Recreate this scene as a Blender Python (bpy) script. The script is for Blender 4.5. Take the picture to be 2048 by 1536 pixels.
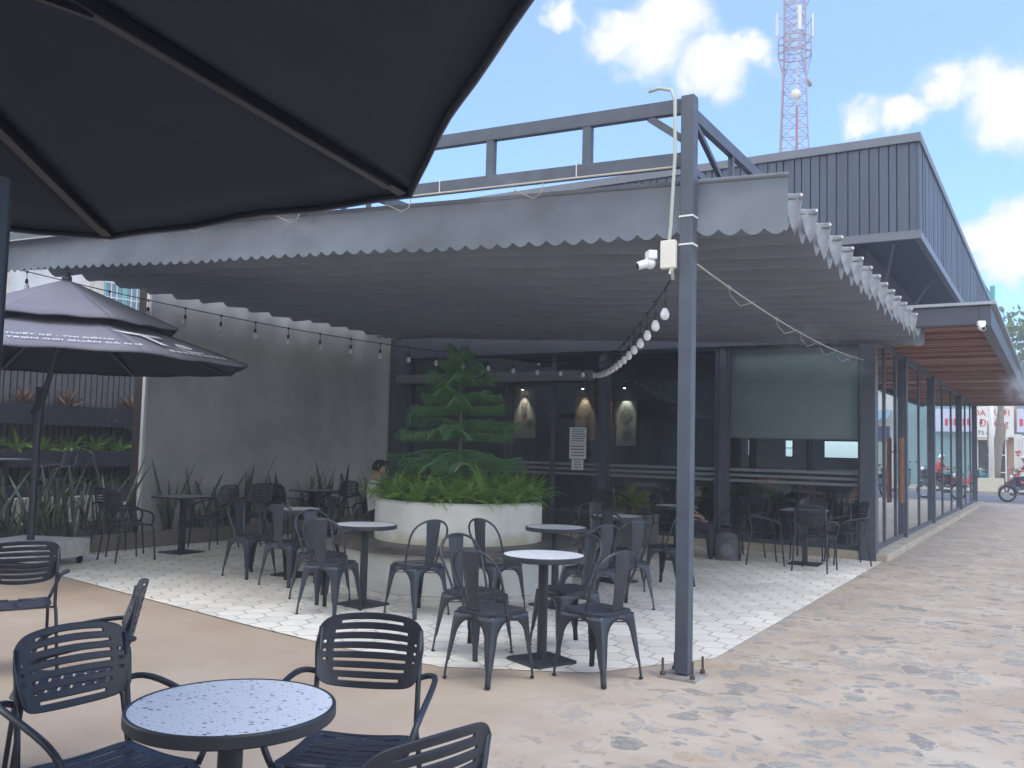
import bpy, bmesh, math, random
from mathutils import Vector, Matrix, Euler
random.seed(7)
R = math.radians
sc = bpy.context.scene
col = sc.collection
for o in list(bpy.data.objects): bpy.data.objects.remove(o)

# ------------------------------------------------------------ camera
cam = bpy.data.cameras.new('camera'); co = bpy.data.objects.new('camera', cam); col.objects.link(co)
cam.sensor_width = 36; cam.lens = 36 * 1800 / 2048; cam.clip_end = 2000; cam.clip_start = .02
yaw, pitch, roll = R(31.3), R(4.0), R(1.42)
fw = Vector((-math.sin(yaw)*math.cos(pitch), math.cos(yaw)*math.cos(pitch), math.sin(pitch)))
r0 = fw.cross(Vector((0,0,1))).normalized(); u0 = r0.cross(fw)
up = u0*math.cos(roll) - r0*math.sin(roll); rt = r0*math.cos(roll) + u0*math.sin(roll)
m3 = Matrix((rt, up, -fw)).transposed()
co.matrix_world = Matrix.Translation((0,0,1.53)) @ m3.to_4x4()
sc.camera = co

# ------------------------------------------------------------ world, sun, exposure
SUN_EL, SUN_AZ = R(68), R(100)          # azimuth clockwise from +Y
world = bpy.data.worlds.new("World"); sc.world = world; world.use_nodes = True
nt = world.node_tree; N = nt.nodes; L = nt.links
for n in list(N): N.remove(n)
wo = N.new('ShaderNodeOutputWorld'); bg = N.new('ShaderNodeBackground')
sky = N.new('ShaderNodeTexSky'); sky.sky_type = 'NISHITA'; sky.sun_disc = False
sky.sun_elevation = SUN_EL; sky.sun_rotation = SUN_AZ; sky.air_density = 1.0; sky.dust_density = .6; sky.ozone_density = 1.5
SKY_STRENGTH = .15
bg.inputs[1].default_value = SKY_STRENGTH
tc = N.new('ShaderNodeTexCoord')
def wnode(t, **k):
    n = N.new(t)
    for a, b in k.items(): setattr(n, a, b)
    return n
def vmath(op, a, b=None):
    n = wnode('ShaderNodeVectorMath', operation=op); L.new(a, n.inputs[0])
    if b is not None:
        if isinstance(b, (tuple, list, Vector)): n.inputs[1].default_value = b
        else: L.new(b, n.inputs[1])
    return n
def wm(op, a, b=None, c=None, clamp=False):
    n = wnode('ShaderNodeMath', operation=op); n.use_clamp = clamp
    for i, v in enumerate((a, b, c)):
        if v is None: continue
        if isinstance(v, (int, float)): n.inputs[i].default_value = v
        else: L.new(v, n.inputs[i])
    return n.outputs[0]
nz = wnode('ShaderNodeTexNoise'); nz.inputs['Scale'].default_value = 13; nz.inputs['Detail'].default_value = 9; nz.inputs['Roughness'].default_value = .62
L.new(tc.outputs['Generated'], nz.inputs['Vector'])
off = vmath('SUBTRACT', nz.outputs['Color'], (.5,.5,.5))
sc3 = wnode('ShaderNodeVectorMath', operation='SCALE'); L.new(off.outputs[0], sc3.inputs[0]); sc3.inputs['Scale'].default_value = .075
dv = vmath('ADD', tc.outputs['Generated'], sc3.outputs[0])
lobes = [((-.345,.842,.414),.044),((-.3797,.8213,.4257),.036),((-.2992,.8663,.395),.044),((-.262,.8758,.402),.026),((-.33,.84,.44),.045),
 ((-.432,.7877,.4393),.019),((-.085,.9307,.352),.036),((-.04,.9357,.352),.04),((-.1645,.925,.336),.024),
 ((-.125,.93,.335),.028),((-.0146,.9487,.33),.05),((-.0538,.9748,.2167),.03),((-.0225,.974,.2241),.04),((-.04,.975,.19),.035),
 ((.16,.95,.3),.09),((.7,.7,.25),.3),((-.9,.35,.2),.22),((.6,-.6,.35),.55),((-.5,-.75,.35),.55),((.1,-.9,.15),.5),((.95,-.1,.25),.35),((-.95,-.2,.3),.4),((0,-.4,.9),.35)]  # wide lobes out of view, added as neutral fill light for the patio
best = None
for d, r in lobes:
    s = vmath('SUBTRACT', dv.outputs[0], Vector(d).normalized())
    mu = vmath('MULTIPLY', s.outputs[0], (1,1,1.35))
    ln = wnode('ShaderNodeVectorMath', operation='LENGTH'); L.new(mu.outputs[0], ln.inputs[0])
    v = wm('DIVIDE', ln.outputs['Value'], r); v = wm('SUBTRACT', 1.24, v)
    best = v if best is None else wm('MAXIMUM', best, v)
nz2 = wnode('ShaderNodeTexNoise'); nz2.inputs['Scale'].default_value = 16; nz2.inputs['Detail'].default_value = 8; nz2.inputs['Roughness'].default_value = .6
L.new(tc.outputs['Generated'], nz2.inputs['Vector'])
mask = wm('ADD', best, wm('MULTIPLY', wm('SUBTRACT', nz2.outputs['Fac'], .5), 1.6))
mr = wnode('ShaderNodeMapRange'); mr.interpolation_type = 'SMOOTHSTEP'
L.new(mask, mr.inputs[0]); mr.inputs[1].default_value = -.02; mr.inputs[2].default_value = .62
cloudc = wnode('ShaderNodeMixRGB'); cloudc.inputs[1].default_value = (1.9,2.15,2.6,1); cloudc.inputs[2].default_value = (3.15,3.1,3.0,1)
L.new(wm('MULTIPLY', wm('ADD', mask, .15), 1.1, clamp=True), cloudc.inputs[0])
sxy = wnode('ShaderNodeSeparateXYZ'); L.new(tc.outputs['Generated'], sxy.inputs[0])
fill_gain = wnode('ShaderNodeMapRange'); L.new(sxy.outputs[1], fill_gain.inputs[0]); fill_gain.inputs[1].default_value = .55; fill_gain.inputs[2].default_value = .05; fill_gain.inputs[3].default_value = 1; fill_gain.inputs[4].default_value = 2.5  # clouds beside and behind the camera made brighter for added fill
cloudb = wnode('ShaderNodeVectorMath', operation='SCALE'); L.new(cloudc.outputs[0], cloudb.inputs[0]); L.new(fill_gain.outputs[0], cloudb.inputs['Scale'])
skyc = wnode('ShaderNodeMixRGB', blend_type='MULTIPLY'); skyc.inputs[0].default_value = 1; skyc.inputs[2].default_value = (.54,.71,.97,1)
L.new(sky.outputs[0], skyc.inputs[1])
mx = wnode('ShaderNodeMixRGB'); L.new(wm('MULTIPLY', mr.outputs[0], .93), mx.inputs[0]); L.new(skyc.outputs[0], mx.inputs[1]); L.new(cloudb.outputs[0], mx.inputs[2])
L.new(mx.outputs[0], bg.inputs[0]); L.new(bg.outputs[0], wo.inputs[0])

sl = bpy.data.lights.new('sun', 'SUN'); sl.energy = .9; sl.angle = R(36); sl.color = (1,.96,.9)
so = bpy.data.objects.new('sun', sl); col.objects.link(so)
sd = Vector((math.sin(SUN_AZ)*math.cos(SUN_EL), math.cos(SUN_AZ)*math.cos(SUN_EL), math.sin(SUN_EL)))
so.rotation_euler = sd.to_track_quat('Z', 'Y').to_euler(); so.location = (0,0,30)
sc.view_settings.view_transform = 'Standard'; sc.view_settings.look = 'None'
sc.view_settings.gamma = 1; sc.view_settings.exposure = 1.42
sc.cycles.max_bounces = 8; sc.cycles.transparent_max_bounces = 16
sc.cycles.sample_clamp_indirect = 6

# ------------------------------------------------------------ materials
MATS = {}
def mat(name, c=(.5,.5,.5), rough=.6, metal=0, var=0, vscale=3, bump=0, bscale=40, c2=None, spec=.5, trans=0, emit=None, es=0, coord='Object', detail=5, stretch=None):
    if name in MATS: return MATS[name]
    m = bpy.data.materials.new(name); m.use_nodes = True; MATS[name] = m
    t = m.node_tree; b = t.nodes['Principled BSDF']
    b.inputs['Base Color'].default_value = (*c, 1); b.inputs['Roughness'].default_value = rough
    b.inputs['Metallic'].default_value = metal; b.inputs['Specular IOR Level'].default_value = spec
    if emit: b.inputs['Emission Color'].default_value = (*emit, 1); b.inputs['Emission Strength'].default_value = es
    tcn = t.nodes.new('ShaderNodeTexCoord'); src = tcn.outputs[coord]
    if stretch:
        mp = t.nodes.new('ShaderNodeMapping'); mp.inputs['Scale'].default_value = stretch; t.links.new(src, mp.inputs[0]); src = mp.outputs[0]
    if var or c2:
        n = t.nodes.new('ShaderNodeTexNoise'); n.inputs['Scale'].default_value = vscale; n.inputs['Detail'].default_value = detail; n.inputs['Roughness'].default_value = .6
        t.links.new(src, n.inputs['Vector'])
        r = t.nodes.new('ShaderNodeValToRGB'); r.color_ramp.elements[0].position = .3; r.color_ramp.elements[1].position = .7
        d = c2 if c2 else tuple(min(1, x*(1+var)) for x in c)
        e = c if c2 else tuple(x*(1-var) for x in c)
        r.color_ramp.elements[0].color = (*e, 1); r.color_ramp.elements[1].color = (*d, 1)
        t.links.new(n.outputs['Fac'], r.inputs[0]); t.links.new(r.outputs[0], b.inputs['Base Color'])
    if bump:
        n = t.nodes.new('ShaderNodeTexNoise'); n.inputs['Scale'].default_value = bscale; n.inputs['Detail'].default_value = 4
        t.links.new(src, n.inputs['Vector'])
        bp = t.nodes.new('ShaderNodeBump'); bp.inputs['Strength'].default_value = bump; bp.inputs['Distance'].default_value = .01
        t.links.new(n.outputs['Fac'], bp.inputs['Height']); t.links.new(bp.outputs[0], b.inputs['Normal'])
    if trans:   # thin translucent cloth / leaf
        tr = t.nodes.new('ShaderNodeBsdfTranslucent'); tr.inputs[0].default_value = (*c, 1)
        if var or c2: t.links.new(r.outputs[0], tr.inputs[0])
        ms = t.nodes.new('ShaderNodeMixShader'); ms.inputs[0].default_value = trans
        out = t.nodes['Material Output']
        t.links.new(b.outputs[0], ms.inputs[1]); t.links.new(tr.outputs[0], ms.inputs[2]); t.links.new(ms.outputs[0], out.inputs[0])
    return m
steel = mat('dark_steel_paint', (.072,.086,.112), .5, .1, var=.18, vscale=6, bump=.05)
beamblue = steel
chairm = mat('charcoal_metal', (.045,.053,.066), .36, .35, var=.2, vscale=9, bump=.04, bscale=200)
slatm = mat('black_powder_coat', (.022,.027,.038), .42, .1, var=.2, vscale=8, bump=.05, bscale=300)
rubber = mat('black_rubber', (.02,.02,.02), .8)
tablerim = mat('table_edge_black', (.025,.03,.038), .5, var=.2)
greytop = mat('grey_tabletop', (.26,.28,.29), .25, var=.12, vscale=9)
valM = mat('valance_canvas_lit', (.155,.178,.205), .8, c2=(.225,.255,.29), vscale=1.3, bump=.15, bscale=4, trans=.12)  # paler copy of the awning canvas; light on the valance put into its colour
canvas = mat('awning_canvas_grey', (.155,.165,.18), .8, var=.1, vscale=1.6, bump=.12, bscale=5, trans=.09)
umbc = mat('umbrella_canvas_charcoal', (.165,.165,.195), .85, var=.08, vscale=2, bump=.1, bscale=6)
undersideM = mat('umbrella_underside_shade', (.022,.030,.050), .85, var=.1, vscale=2, bump=.1, bscale=6)  # darker copy of the umbrella cloth; underside shade put into its colour
white = mat('white_paint', (.75,.75,.73), .6, var=.06)
cream = mat('cream_plastic', (.72,.69,.6), .4, var=.05)
opal = mat('opal_bulb', (.8,.8,.82), .15)
blackp = mat('black_plastic', (.012,.013,.015), .5)
claddm = mat('charcoal_cladding', (.065,.085,.12), .55, .15, var=.14, vscale=2.2, bump=.03, stretch=(3,3,.2))
soil = mat('dark_soil', (.05,.038,.028), .95, var=.3, vscale=30, bump=.6, bscale=60)
terr = None
def plaster():
    m = mat('cement_render', (.34,.35,.33), .75, c2=(.56,.56,.55), vscale=.85, bump=.1, bscale=14, detail=9); return m
planterc = mat('planter_plaster', (.44,.45,.40), .8, c2=(.60,.60,.555), vscale=2.3, bump=.12, bscale=22, detail=9)
def stained():   # plaster with yellow damp marks low on the wall
    m = mat('planter_plaster_stained', (.46,.47,.42), .8, c2=(.63,.63,.58), vscale=2.6, bump=.12, bscale=22, detail=9)
    t = m.node_tree; b = t.nodes['Principled BSDF']; src = b.inputs['Base Color'].links[0].from_socket
    g = t.nodes.new('ShaderNodeTexCoord'); sp = t.nodes.new('ShaderNodeSeparateXYZ'); t.links.new(g.outputs['Object'], sp.inputs[0])
    n = t.nodes.new('ShaderNodeTexNoise'); n.inputs['Scale'].default_value = 5; t.links.new(g.outputs['Object'], n.inputs['Vector'])
    a = t.nodes.new('ShaderNodeMath'); a.operation = 'MULTIPLY_ADD'; t.links.new(n.outputs['Fac'], a.inputs[0]); a.inputs[1].default_value = .28; t.links.new(sp.outputs[2], a.inputs[2])
    r = t.nodes.new('ShaderNodeMapRange'); t.links.new(a.outputs[0], r.inputs[0]); r.inputs[1].default_value = .60; r.inputs[2].default_value = .74; r.inputs[3].default_value = .75; r.inputs[4].default_value = 0
    mx = t.nodes.new('ShaderNodeMixRGB'); t.links.new(r.outputs[0], mx.inputs[0]); t.links.new(src, mx.inputs[1]); mx.inputs[2].default_value = (.40,.36,.20,1)
    t.links.new(mx.outputs[0], b.inputs['Base Color']); return m
woodbench = mat('dark_bench_board', (.075,.062,.055), .5, c2=(.13,.115,.10), vscale=6, bump=.15, bscale=30)
leafA = mat('fern_leaf', (.06,.16,.035), .5, c2=(.28,.45,.09), vscale=3.5, trans=.3)
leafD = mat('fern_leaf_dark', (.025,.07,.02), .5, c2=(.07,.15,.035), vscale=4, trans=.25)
pineM = mat('pine_needle', (.035,.12,.05), .55, c2=(.14,.29,.10), vscale=5, trans=.15)
snakeM = mat('sansevieria_leaf', (.05,.09,.055), .4, c2=(.15,.20,.13), vscale=8, trans=.08)
bromM = mat('bromeliad_leaf', (.10,.04,.03), .5, c2=(.26,.16,.10), vscale=9, trans=.15)
limeM = mat('lime_leaf', (.20,.30,.04), .5, c2=(.33,.42,.09), vscale=6, trans=.3)
barkM = mat('bark_grey', (.22,.19,.15), .9, var=.3, vscale=8, bump=.6, bscale=25)
crownM = mat('tree_leaf', (.06,.11,.015), .6, c2=(.14,.20,.03), vscale=.7, trans=.3)
roadM = mat('asphalt', (.11,.12,.135), .85, var=.12, vscale=.8, bump=.2, bscale=90)
kerbM = mat('kerb_concrete', (.36,.33,.29), .85, var=.14, vscale=3, bump=.2, bscale=40)
kerbB = mat('brown_kerb_paint', (.21,.18,.16), .8, var=.14, vscale=3, bump=.15, bscale=30)
pavM = mat('pavement_concrete', (.42,.38,.31), .9, var=.14, vscale=1.2, bump=.2)
# architectural glass: clear with fresnel reflection
def glass(name, tint=(.75,.82,.84), refl=1.0, minr=.04):
    m = bpy.data.materials.new(name); m.use_nodes = True; t = m.node_tree
    for n in list(t.nodes): t.nodes.remove(n)
    o = t.nodes.new('ShaderNodeOutputMaterial'); a = t.nodes.new('ShaderNodeBsdfTransparent'); a.inputs[0].default_value = (*tint, 1)
    g = t.nodes.new('ShaderNodeBsdfGlossy'); g.inputs['Roughness'].default_value = .01; g.inputs[0].default_value = (.9,.95,.97,1)
    f = t.nodes.new('ShaderNodeFresnel'); f.inputs[0].default_value = 1.5
    ma = t.nodes.new('ShaderNodeMath'); ma.operation = 'MULTIPLY_ADD'; ma.use_clamp = True; t.links.new(f.outputs[0], ma.inputs[0]); ma.inputs[1].default_value = refl; ma.inputs[2].default_value = minr
    s = t.nodes.new('ShaderNodeMixShader'); t.links.new(ma.outputs[0], s.inputs[0]); t.links.new(a.outputs[0], s.inputs[1]); t.links.new(g.outputs[0], s.inputs[2]); t.links.new(s.outputs[0], o.inputs[0])
    MATS[name] = m; return m
glassF = glass('shopfront_glass', (.86,.90,.91), 1.0, .01)
glassS = glass('side_glass', (.6,.7,.74), 1.6, .12)

# ------------------------------------------------------------ mesh builder
class MB:
    def __init__(s): s.v = []; s.f = []; s.m = []; s.tag = 0
    def add(s, vs, fs, M=None):
        b = len(s.v)
        s.v += [tuple(M @ Vector(p)) if M else tuple(p) for p in vs]
        s.f += [tuple(i+b for i in f) for f in fs]; s.m += [s.tag]*len(fs)
    def box(s, x0, x1, y0, y1, z0, z1, M=None):
        s.add([(x0,y0,z0),(x1,y0,z0),(x1,y1,z0),(x0,y1,z0),(x0,y0,z1),(x1,y0,z1),(x1,y1,z1),(x0,y1,z1)],
              [(0,3,2,1),(4,5,6,7),(0,1,5,4),(1,2,6,5),(2,3,7,6),(3,0,4,7)], M); return s
    def bar(s, p, q, w, h):
        p = Vector(p); q = Vector(q); d = q-p; l = d.length; d.normalize()
        a = Vector((0,0,1)) if abs(d.z) < .95 else Vector((0,1,0))
        x = d.cross(a).normalized(); y = x.cross(d)
        M = Matrix((x, d, y)).transposed().to_4x4(); M.translation = p
        return s.box(-w/2, w/2, 0, l, -h/2, h/2, M)
    def tube(s, path, r, n=8, caps=True, M=None, flat=1):
        P = [Vector(p) for p in path]; k = len(P); rs = r if isinstance(r, (list, tuple)) else [r]*k
        vs = []; pr = None
        for i in range(k):
            d = (P[min(i+1,k-1)] - P[max(i-1,0)]).normalized()
            if pr is None:
                a = Vector((0,0,1)) if abs(d.z) < .9 else Vector((1,0,0)); x = d.cross(a).normalized()
            else: x = (pr - d*pr.dot(d)).normalized()
            pr = x; y = d.cross(x)
            for j in range(n):
                t = 2*math.pi*j/n; vs.append(P[i] + (x*math.cos(t) + y*math.sin(t)*flat)*rs[i])
        fs = [(i*n+j, i*n+(j+1)%n, (i+1)*n+(j+1)%n, (i+1)*n+j) for i in range(k-1) for j in range(n)]
        if caps: fs += [tuple(range(n-1,-1,-1)), tuple((k-1)*n+j for j in range(n))]
        s.add(vs, fs, M); return s
    def lathe(s, prof, n=32, c=(0,0,0), M=None):
        vs = []; k = len(prof)
        for r, z in prof:
            for j in range(n):
                t = 2*math.pi*j/n; vs.append((c[0]+r*math.cos(t), c[1]+r*math.sin(t), c[2]+z))
        fs = [(i*n+j, i*n+(j+1)%n, (i+1)*n+(j+1)%n, (i+1)*n+j) for i in range(k-1) for j in range(n)]
        if prof[0][0] > 1e-5: fs.append(tuple(range(n-1,-1,-1)))
        if prof[-1][0] > 1e-5: fs.append(tuple((k-1)*n+j for j in range(n)))
        s.add(vs, fs, M); return s
    def prism(s, poly, z0, z1, M=None):
        n = len(poly); vs = [(x,y,z0) for x,y in poly] + [(x,y,z1) for x,y in poly]
        s.add(vs, [tuple(range(n-1,-1,-1)), tuple(range(n,2*n))] + [(i,(i+1)%n,n+(i+1)%n,n+i) for i in range(n)], M); return s
    def grid(s, fn, nu, nv, M=None, skip=None):
        vs = [fn(i/nu, j/nv) for j in range(nv+1) for i in range(nu+1)]
        s.add(vs, [(j*(nu+1)+i, j*(nu+1)+i+1, (j+1)*(nu+1)+i+1, (j+1)*(nu+1)+i) for j in range(nv) for i in range(nu) if not (skip and skip(i,j))], M); return s
    def ball(s, c, r, n=10, k=6, M=None, sx=1, sy=1, sz=1):
        prof = [(r*math.sin(math.pi*i/k), -r*math.cos(math.pi*i/k)) for i in range(k+1)]
        T = Matrix.Translation(c) @ Matrix.Diagonal((sx,sy,sz,1))
        if M: T = M @ T
        b = len(s.v); s.lathe([(max(a,1e-4),z) for a,z in prof], n, (0,0,0), T); return s
    def build(s, name, m=None, parent=None, smooth=False, solid=0, bevel=0, auto=False, world=False):
        me = bpy.data.meshes.new(name)
        vs = s.v
        if world and parent:
            o_ = Vector((0,0,0)); pp = parent
            while pp: o_ += pp.location; pp = pp.parent
            vs = [(x-o_.x, y-o_.y, z-o_.z) for x,y,z in vs]
        me.from_pydata(vs, [], s.f)
        ms = m if isinstance(m, (list, tuple)) else [m]
        for q in ms:
            if q: me.materials.append(q)
        if len(ms) > 1: me.polygons.foreach_set('material_index', s.m)
        bm = bmesh.new(); bm.from_mesh(me); bmesh.ops.recalc_face_normals(bm, faces=bm.faces); bm.to_mesh(me); bm.free()
        if smooth or auto:
            me.polygons.foreach_set('use_smooth', [True]*len(me.polygons))
            if auto: me.set_sharp_from_angle(angle=R(35))
        me.update()
        o = bpy.data.objects.new(name, me); col.objects.link(o)
        if parent: o.parent = parent
        if solid:
            d = o.modifiers.new('solid', 'SOLIDIFY'); d.thickness = solid; d.offset = 0
        if bevel:
            d = o.modifiers.new('bevel', 'BEVEL'); d.width = bevel; d.segments = 2; d.limit_method = 'ANGLE'
        return o
def tag(o, label=None, cat=None, group=None, kind=None):
    if label: o['label'] = label
    if cat: o['category'] = cat
    if group: o['group'] = group
    if kind: o['kind'] = kind
    return o
def thing(name, loc, rz=0, label=None, cat=None, group=None):
    o = bpy.data.objects.new(name, None); col.objects.link(o); o.location = loc; o.rotation_euler = (0,0,rz); o.empty_display_size = .1
    return tag(o, label, cat, group)
kids = {}
def copy_tree(o, parent=None):
    c = o.copy(); col.objects.link(c); c.parent = parent
    for ch in [x for x in bpy.data.objects if x.parent == o]: copy_tree(ch, c)
    return c
def struct(o): o['kind'] = 'structure'; return o
def txt(s, size, M, m, name, parent, ext=.002, align='CENTER'):
    cu = bpy.data.curves.new(name, 'FONT'); cu.body = s; cu.size = size; cu.extrude = ext; cu.align_x = align; cu.align_y = 'CENTER'; cu.resolution_u = 3
    t = bpy.data.objects.new(name, cu); col.objects.link(t)
    dg = bpy.context.evaluated_depsgraph_get(); me = bpy.data.meshes.new_from_object(t.evaluated_get(dg)); bpy.data.objects.remove(t)
    me.transform(M); me.materials.clear(); me.materials.append(m)
    o = bpy.data.objects.new(name, me); col.objects.link(o); o.parent = parent
    return o
# ============================================================ GROUND
groundM = mat('tan_screed', (.305,.222,.15), .9, c2=(.40,.322,.24), vscale=.9, bump=.12, bscale=25, detail=9)
b = MB(); b.add([(-400,-200,0),(400,-200,0),(400,600,0),(-400,600,0)], [(0,1,2,3)]); struct(b.build('ground', groundM))
def stone_material():
    m = bpy.data.materials.new('stones_in_mortar'); m.use_nodes = True; t = m.node_tree; B = t.nodes['Principled BSDF']; K = t.links.new
    def nd(ty, **k):
        n = t.nodes.new(ty)
        for a, v in k.items(): setattr(n, a, v)
        return n
    def ma(op, a, b_=None, c_=None, cl=False):
        n = nd('ShaderNodeMath', operation=op); n.use_clamp = cl
        for i, v in enumerate((a, b_, c_)):
            if v is None: continue
            if isinstance(v, (int, float)): n.inputs[i].default_value = v
            else: K(v, n.inputs[i])
        return n.outputs[0]
    tc = nd('ShaderNodeTexCoord'); 
    n1 = nd('ShaderNodeTexNoise'); n1.inputs['Scale'].default_value = 4.5; n1.inputs['Detail'].default_value = 5; K(tc.outputs['Object'], n1.inputs['Vector'])
    su = nd('ShaderNodeVectorMath', operation='SUBTRACT'); K(n1.outputs['Color'], su.inputs[0]); su.inputs[1].default_value = (.5,.5,.5)
    s2 = nd('ShaderNodeVectorMath', operation='SCALE'); K(su.outputs[0], s2.inputs[0]); s2.inputs['Scale'].default_value = .30
    ad = nd('ShaderNodeVectorMath', operation='ADD'); K(tc.outputs['Object'], ad.inputs[0]); K(s2.outputs[0], ad.inputs[1])
    mp = nd('ShaderNodeMapping'); mp.inputs['Scale'].default_value = (1,1,0); mp.inputs['Rotation'].default_value = (0,0,.6); K(ad.outputs[0], mp.inputs[0])
    out = []
    for scl, thr, keep in ((5.2,.10,.62),(10.0,.10,.55)):
        ve = nd('ShaderNodeTexVoronoi', feature='DISTANCE_TO_EDGE'); ve.inputs['Scale'].default_value = scl; K(mp.outputs[0], ve.inputs['Vector'])
        vc = nd('ShaderNodeTexVoronoi', feature='F1'); vc.inputs['Scale'].default_value = scl; K(mp.outputs[0], vc.inputs['Vector'])
        sp = nd('ShaderNodeSeparateColor'); K(vc.outputs['Color'], sp.inputs[0])
        th = ma('MULTIPLY_ADD', sp.outputs[1], .22, thr-.07)
        e = nd('ShaderNodeMapRange'); K(ma('SUBTRACT', ve.outputs['Distance'], th), e.inputs[0]); e.inputs[1].default_value = 0; e.inputs[2].default_value = .03
        kp = ma('LESS_THAN', sp.outputs[0], keep)
        out.append((ma('MULTIPLY', e.outputs[0], kp, cl=True), sp.outputs[2]))
    msk = ma('MAXIMUM', out[0][0], out[1][0])
    # patchy dust over the stones
    n3 = nd('ShaderNodeTexNoise'); n3.inputs['Scale'].default_value = 14; n3.inputs['Detail'].default_value = 8; n3.inputs['Roughness'].default_value = .7; K(tc.outputs['Object'], n3.inputs['Vector'])
    d = nd('ShaderNodeMapRange'); K(n3.outputs['Fac'], d.inputs[0]); d.inputs[1].default_value = .38; d.inputs[2].default_value = .52; d.inputs[3].default_value = .22
    msk = ma('MULTIPLY', msk, d.outputs[0])
    # plain screed to the left: stones die out
    sx = nd('ShaderNodeSeparateXYZ'); K(tc.outputs['Object'], sx.inputs[0])
    n4 = nd('ShaderNodeTexNoise'); n4.inputs['Scale'].default_value = 1.1; K(tc.outputs['Object'], n4.inputs['Vector'])
    lim = ma('MULTIPLY_ADD', n4.outputs['Fac'], 1.2, sx.outputs[0])
    ft = nd('ShaderNodeMapRange'); K(lim, ft.inputs[0]); ft.inputs[1].default_value = -2.15; ft.inputs[2].default_value = -1.55
    msk = ma('MULTIPLY', ma('MULTIPLY', msk, ft.outputs[0], cl=True), .95)
    n2 = nd('ShaderNodeTexNoise'); n2.inputs['Scale'].default_value = 1.3; n2.inputs['Detail'].default_value = 9; n2.inputs['Roughness'].default_value = .65; K(tc.outputs['Object'], n2.inputs['Vector'])
    r1 = nd('ShaderNodeValToRGB'); r1.color_ramp.elements[0].position = .3; r1.color_ramp.elements[1].position = .7
    r1.color_ramp.elements[0].color = (.345,.265,.185,1); r1.color_ramp.elements[1].color = (.475,.41,.325,1); K(n2.outputs['Fac'], r1.inputs[0])
    r2 = nd('ShaderNodeValToRGB'); els = r2.color_ramp.elements; els[0].color = (.20,.19,.168,1); els[1].color = (.30,.285,.25,1); els[1].position = 1
    for p_, c_ in ((.3,(.34,.315,.27,1)),(.52,(.33,.295,.25,1)),(.6,(.26,.245,.225,1)),(.9,(.31,.29,.255,1)),(.985,(.40,.29,.18,1))):
        q = els.new(p_); q.color = c_
    mm = nd('ShaderNodeMixRGB'); K(ma('GREATER_THAN', out[0][0], .01), mm.inputs[0]); K(out[1][1], mm.inputs[1]); K(out[0][1], mm.inputs[2])
    K(mm.outputs[0], r2.inputs[0])
    n5 = nd('ShaderNodeTexNoise'); n5.inputs['Scale'].default_value = 30; n5.inputs['Detail'].default_value = 6; K(tc.outputs['Object'], n5.inputs['Vector'])
    mu = nd('ShaderNodeMixRGB', blend_type='OVERLAY'); mu.inputs[0].default_value = .45; K(r2.outputs[0], mu.inputs[1]); K(n5.outputs['Fac'], mu.inputs[2])
    n9 = nd('ShaderNodeTexNoise'); n9.inputs['Scale'].default_value = .9; n9.inputs['Detail'].default_value = 9; n9.inputs['Roughness'].default_value = .6; K(tc.outputs['Object'], n9.inputs['Vector'])
    r9 = nd('ShaderNodeValToRGB'); r9.color_ramp.elements[0].position = .3; r9.color_ramp.elements[1].position = .7; r9.color_ramp.elements[0].color = (.305,.222,.15,1); r9.color_ramp.elements[1].color = (.40,.322,.24,1); K(n9.outputs['Fac'], r9.inputs[0])
    f9 = nd('ShaderNodeMapRange'); K(lim, f9.inputs[0]); f9.inputs[1].default_value = -3.4; f9.inputs[2].default_value = -1.4
    m9 = nd('ShaderNodeMixRGB'); K(f9.outputs[0], m9.inputs[0]); K(r9.outputs[0], m9.inputs[1]); K(r1.outputs[0], m9.inputs[2])
    mx = nd('ShaderNodeMixRGB'); K(msk, mx.inputs[0]); K(m9.outputs[0], mx.inputs[1]); K(mu.outputs[0], mx.inputs[2])
    K(mx.outputs[0], B.inputs['Base Color']); B.inputs['Roughness'].default_value = .85
    h = ma('MULTIPLY_ADD', n3.outputs['Fac'], .5, ma('MULTIPLY', msk, .5))
    bp = nd('ShaderNodeBump'); bp.inputs['Strength'].default_value = .45; bp.inputs['Distance'].default_value = .012; K(h, bp.inputs['Height']); K(bp.outputs[0], B.inputs['Normal'])
    return m
b = MB(); b.add([(-5,-6,.004),(40,-6,.004),(40,35.1,.004),(-5,35.1,.004)], [(0,1,2,3)])
struct(b.build('stone_paving', stone_material()))

# patio of elongated hexagonal pavers
PATIO = [(-10.85,14.15),(-10.85,6.4),(-9.2,5.95),(-7.5,5.65),(-5.7,5.35),(-4.6,5.2),(-3.67,5.17),(-2.75,5.65),(-2.2,6.6),(-2.2,14.15)]
def clip(poly, cp):
    for i in range(len(cp)):
        a, c = cp[i], cp[(i+1)%len(cp)]; out = []
        ins = lambda p: (c[0]-a[0])*(p[1]-a[1]) - (c[1]-a[1])*(p[0]-a[0]) >= -1e-9
        for j in range(len(poly)):
            p, q = poly[j], poly[(j+1)%len(poly)]; ip, iq = ins(p), ins(q)
            if ip: out.append(p)
            if ip != iq:
                d1 = (c[0]-a[0])*(p[1]-a[1]) - (c[1]-a[1])*(p[0]-a[0]); d2 = (c[0]-a[0])*(q[1]-a[1]) - (c[1]-a[1])*(q[0]-a[0])
                t = d1/(d1-d2); out.append((p[0]+(q[0]-p[0])*t, p[1]+(q[1]-p[1])*t))
        poly = out
        if len(poly) < 3: return []
    return poly
b = MB(); b.add([(x,y,.0085) for x,y in PATIO], [tuple(range(len(PATIO)))])
struct(b.build('patio_joints', mat('joint_sand', (.40,.37,.31), .95, var=.25, vscale=5)))
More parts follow.
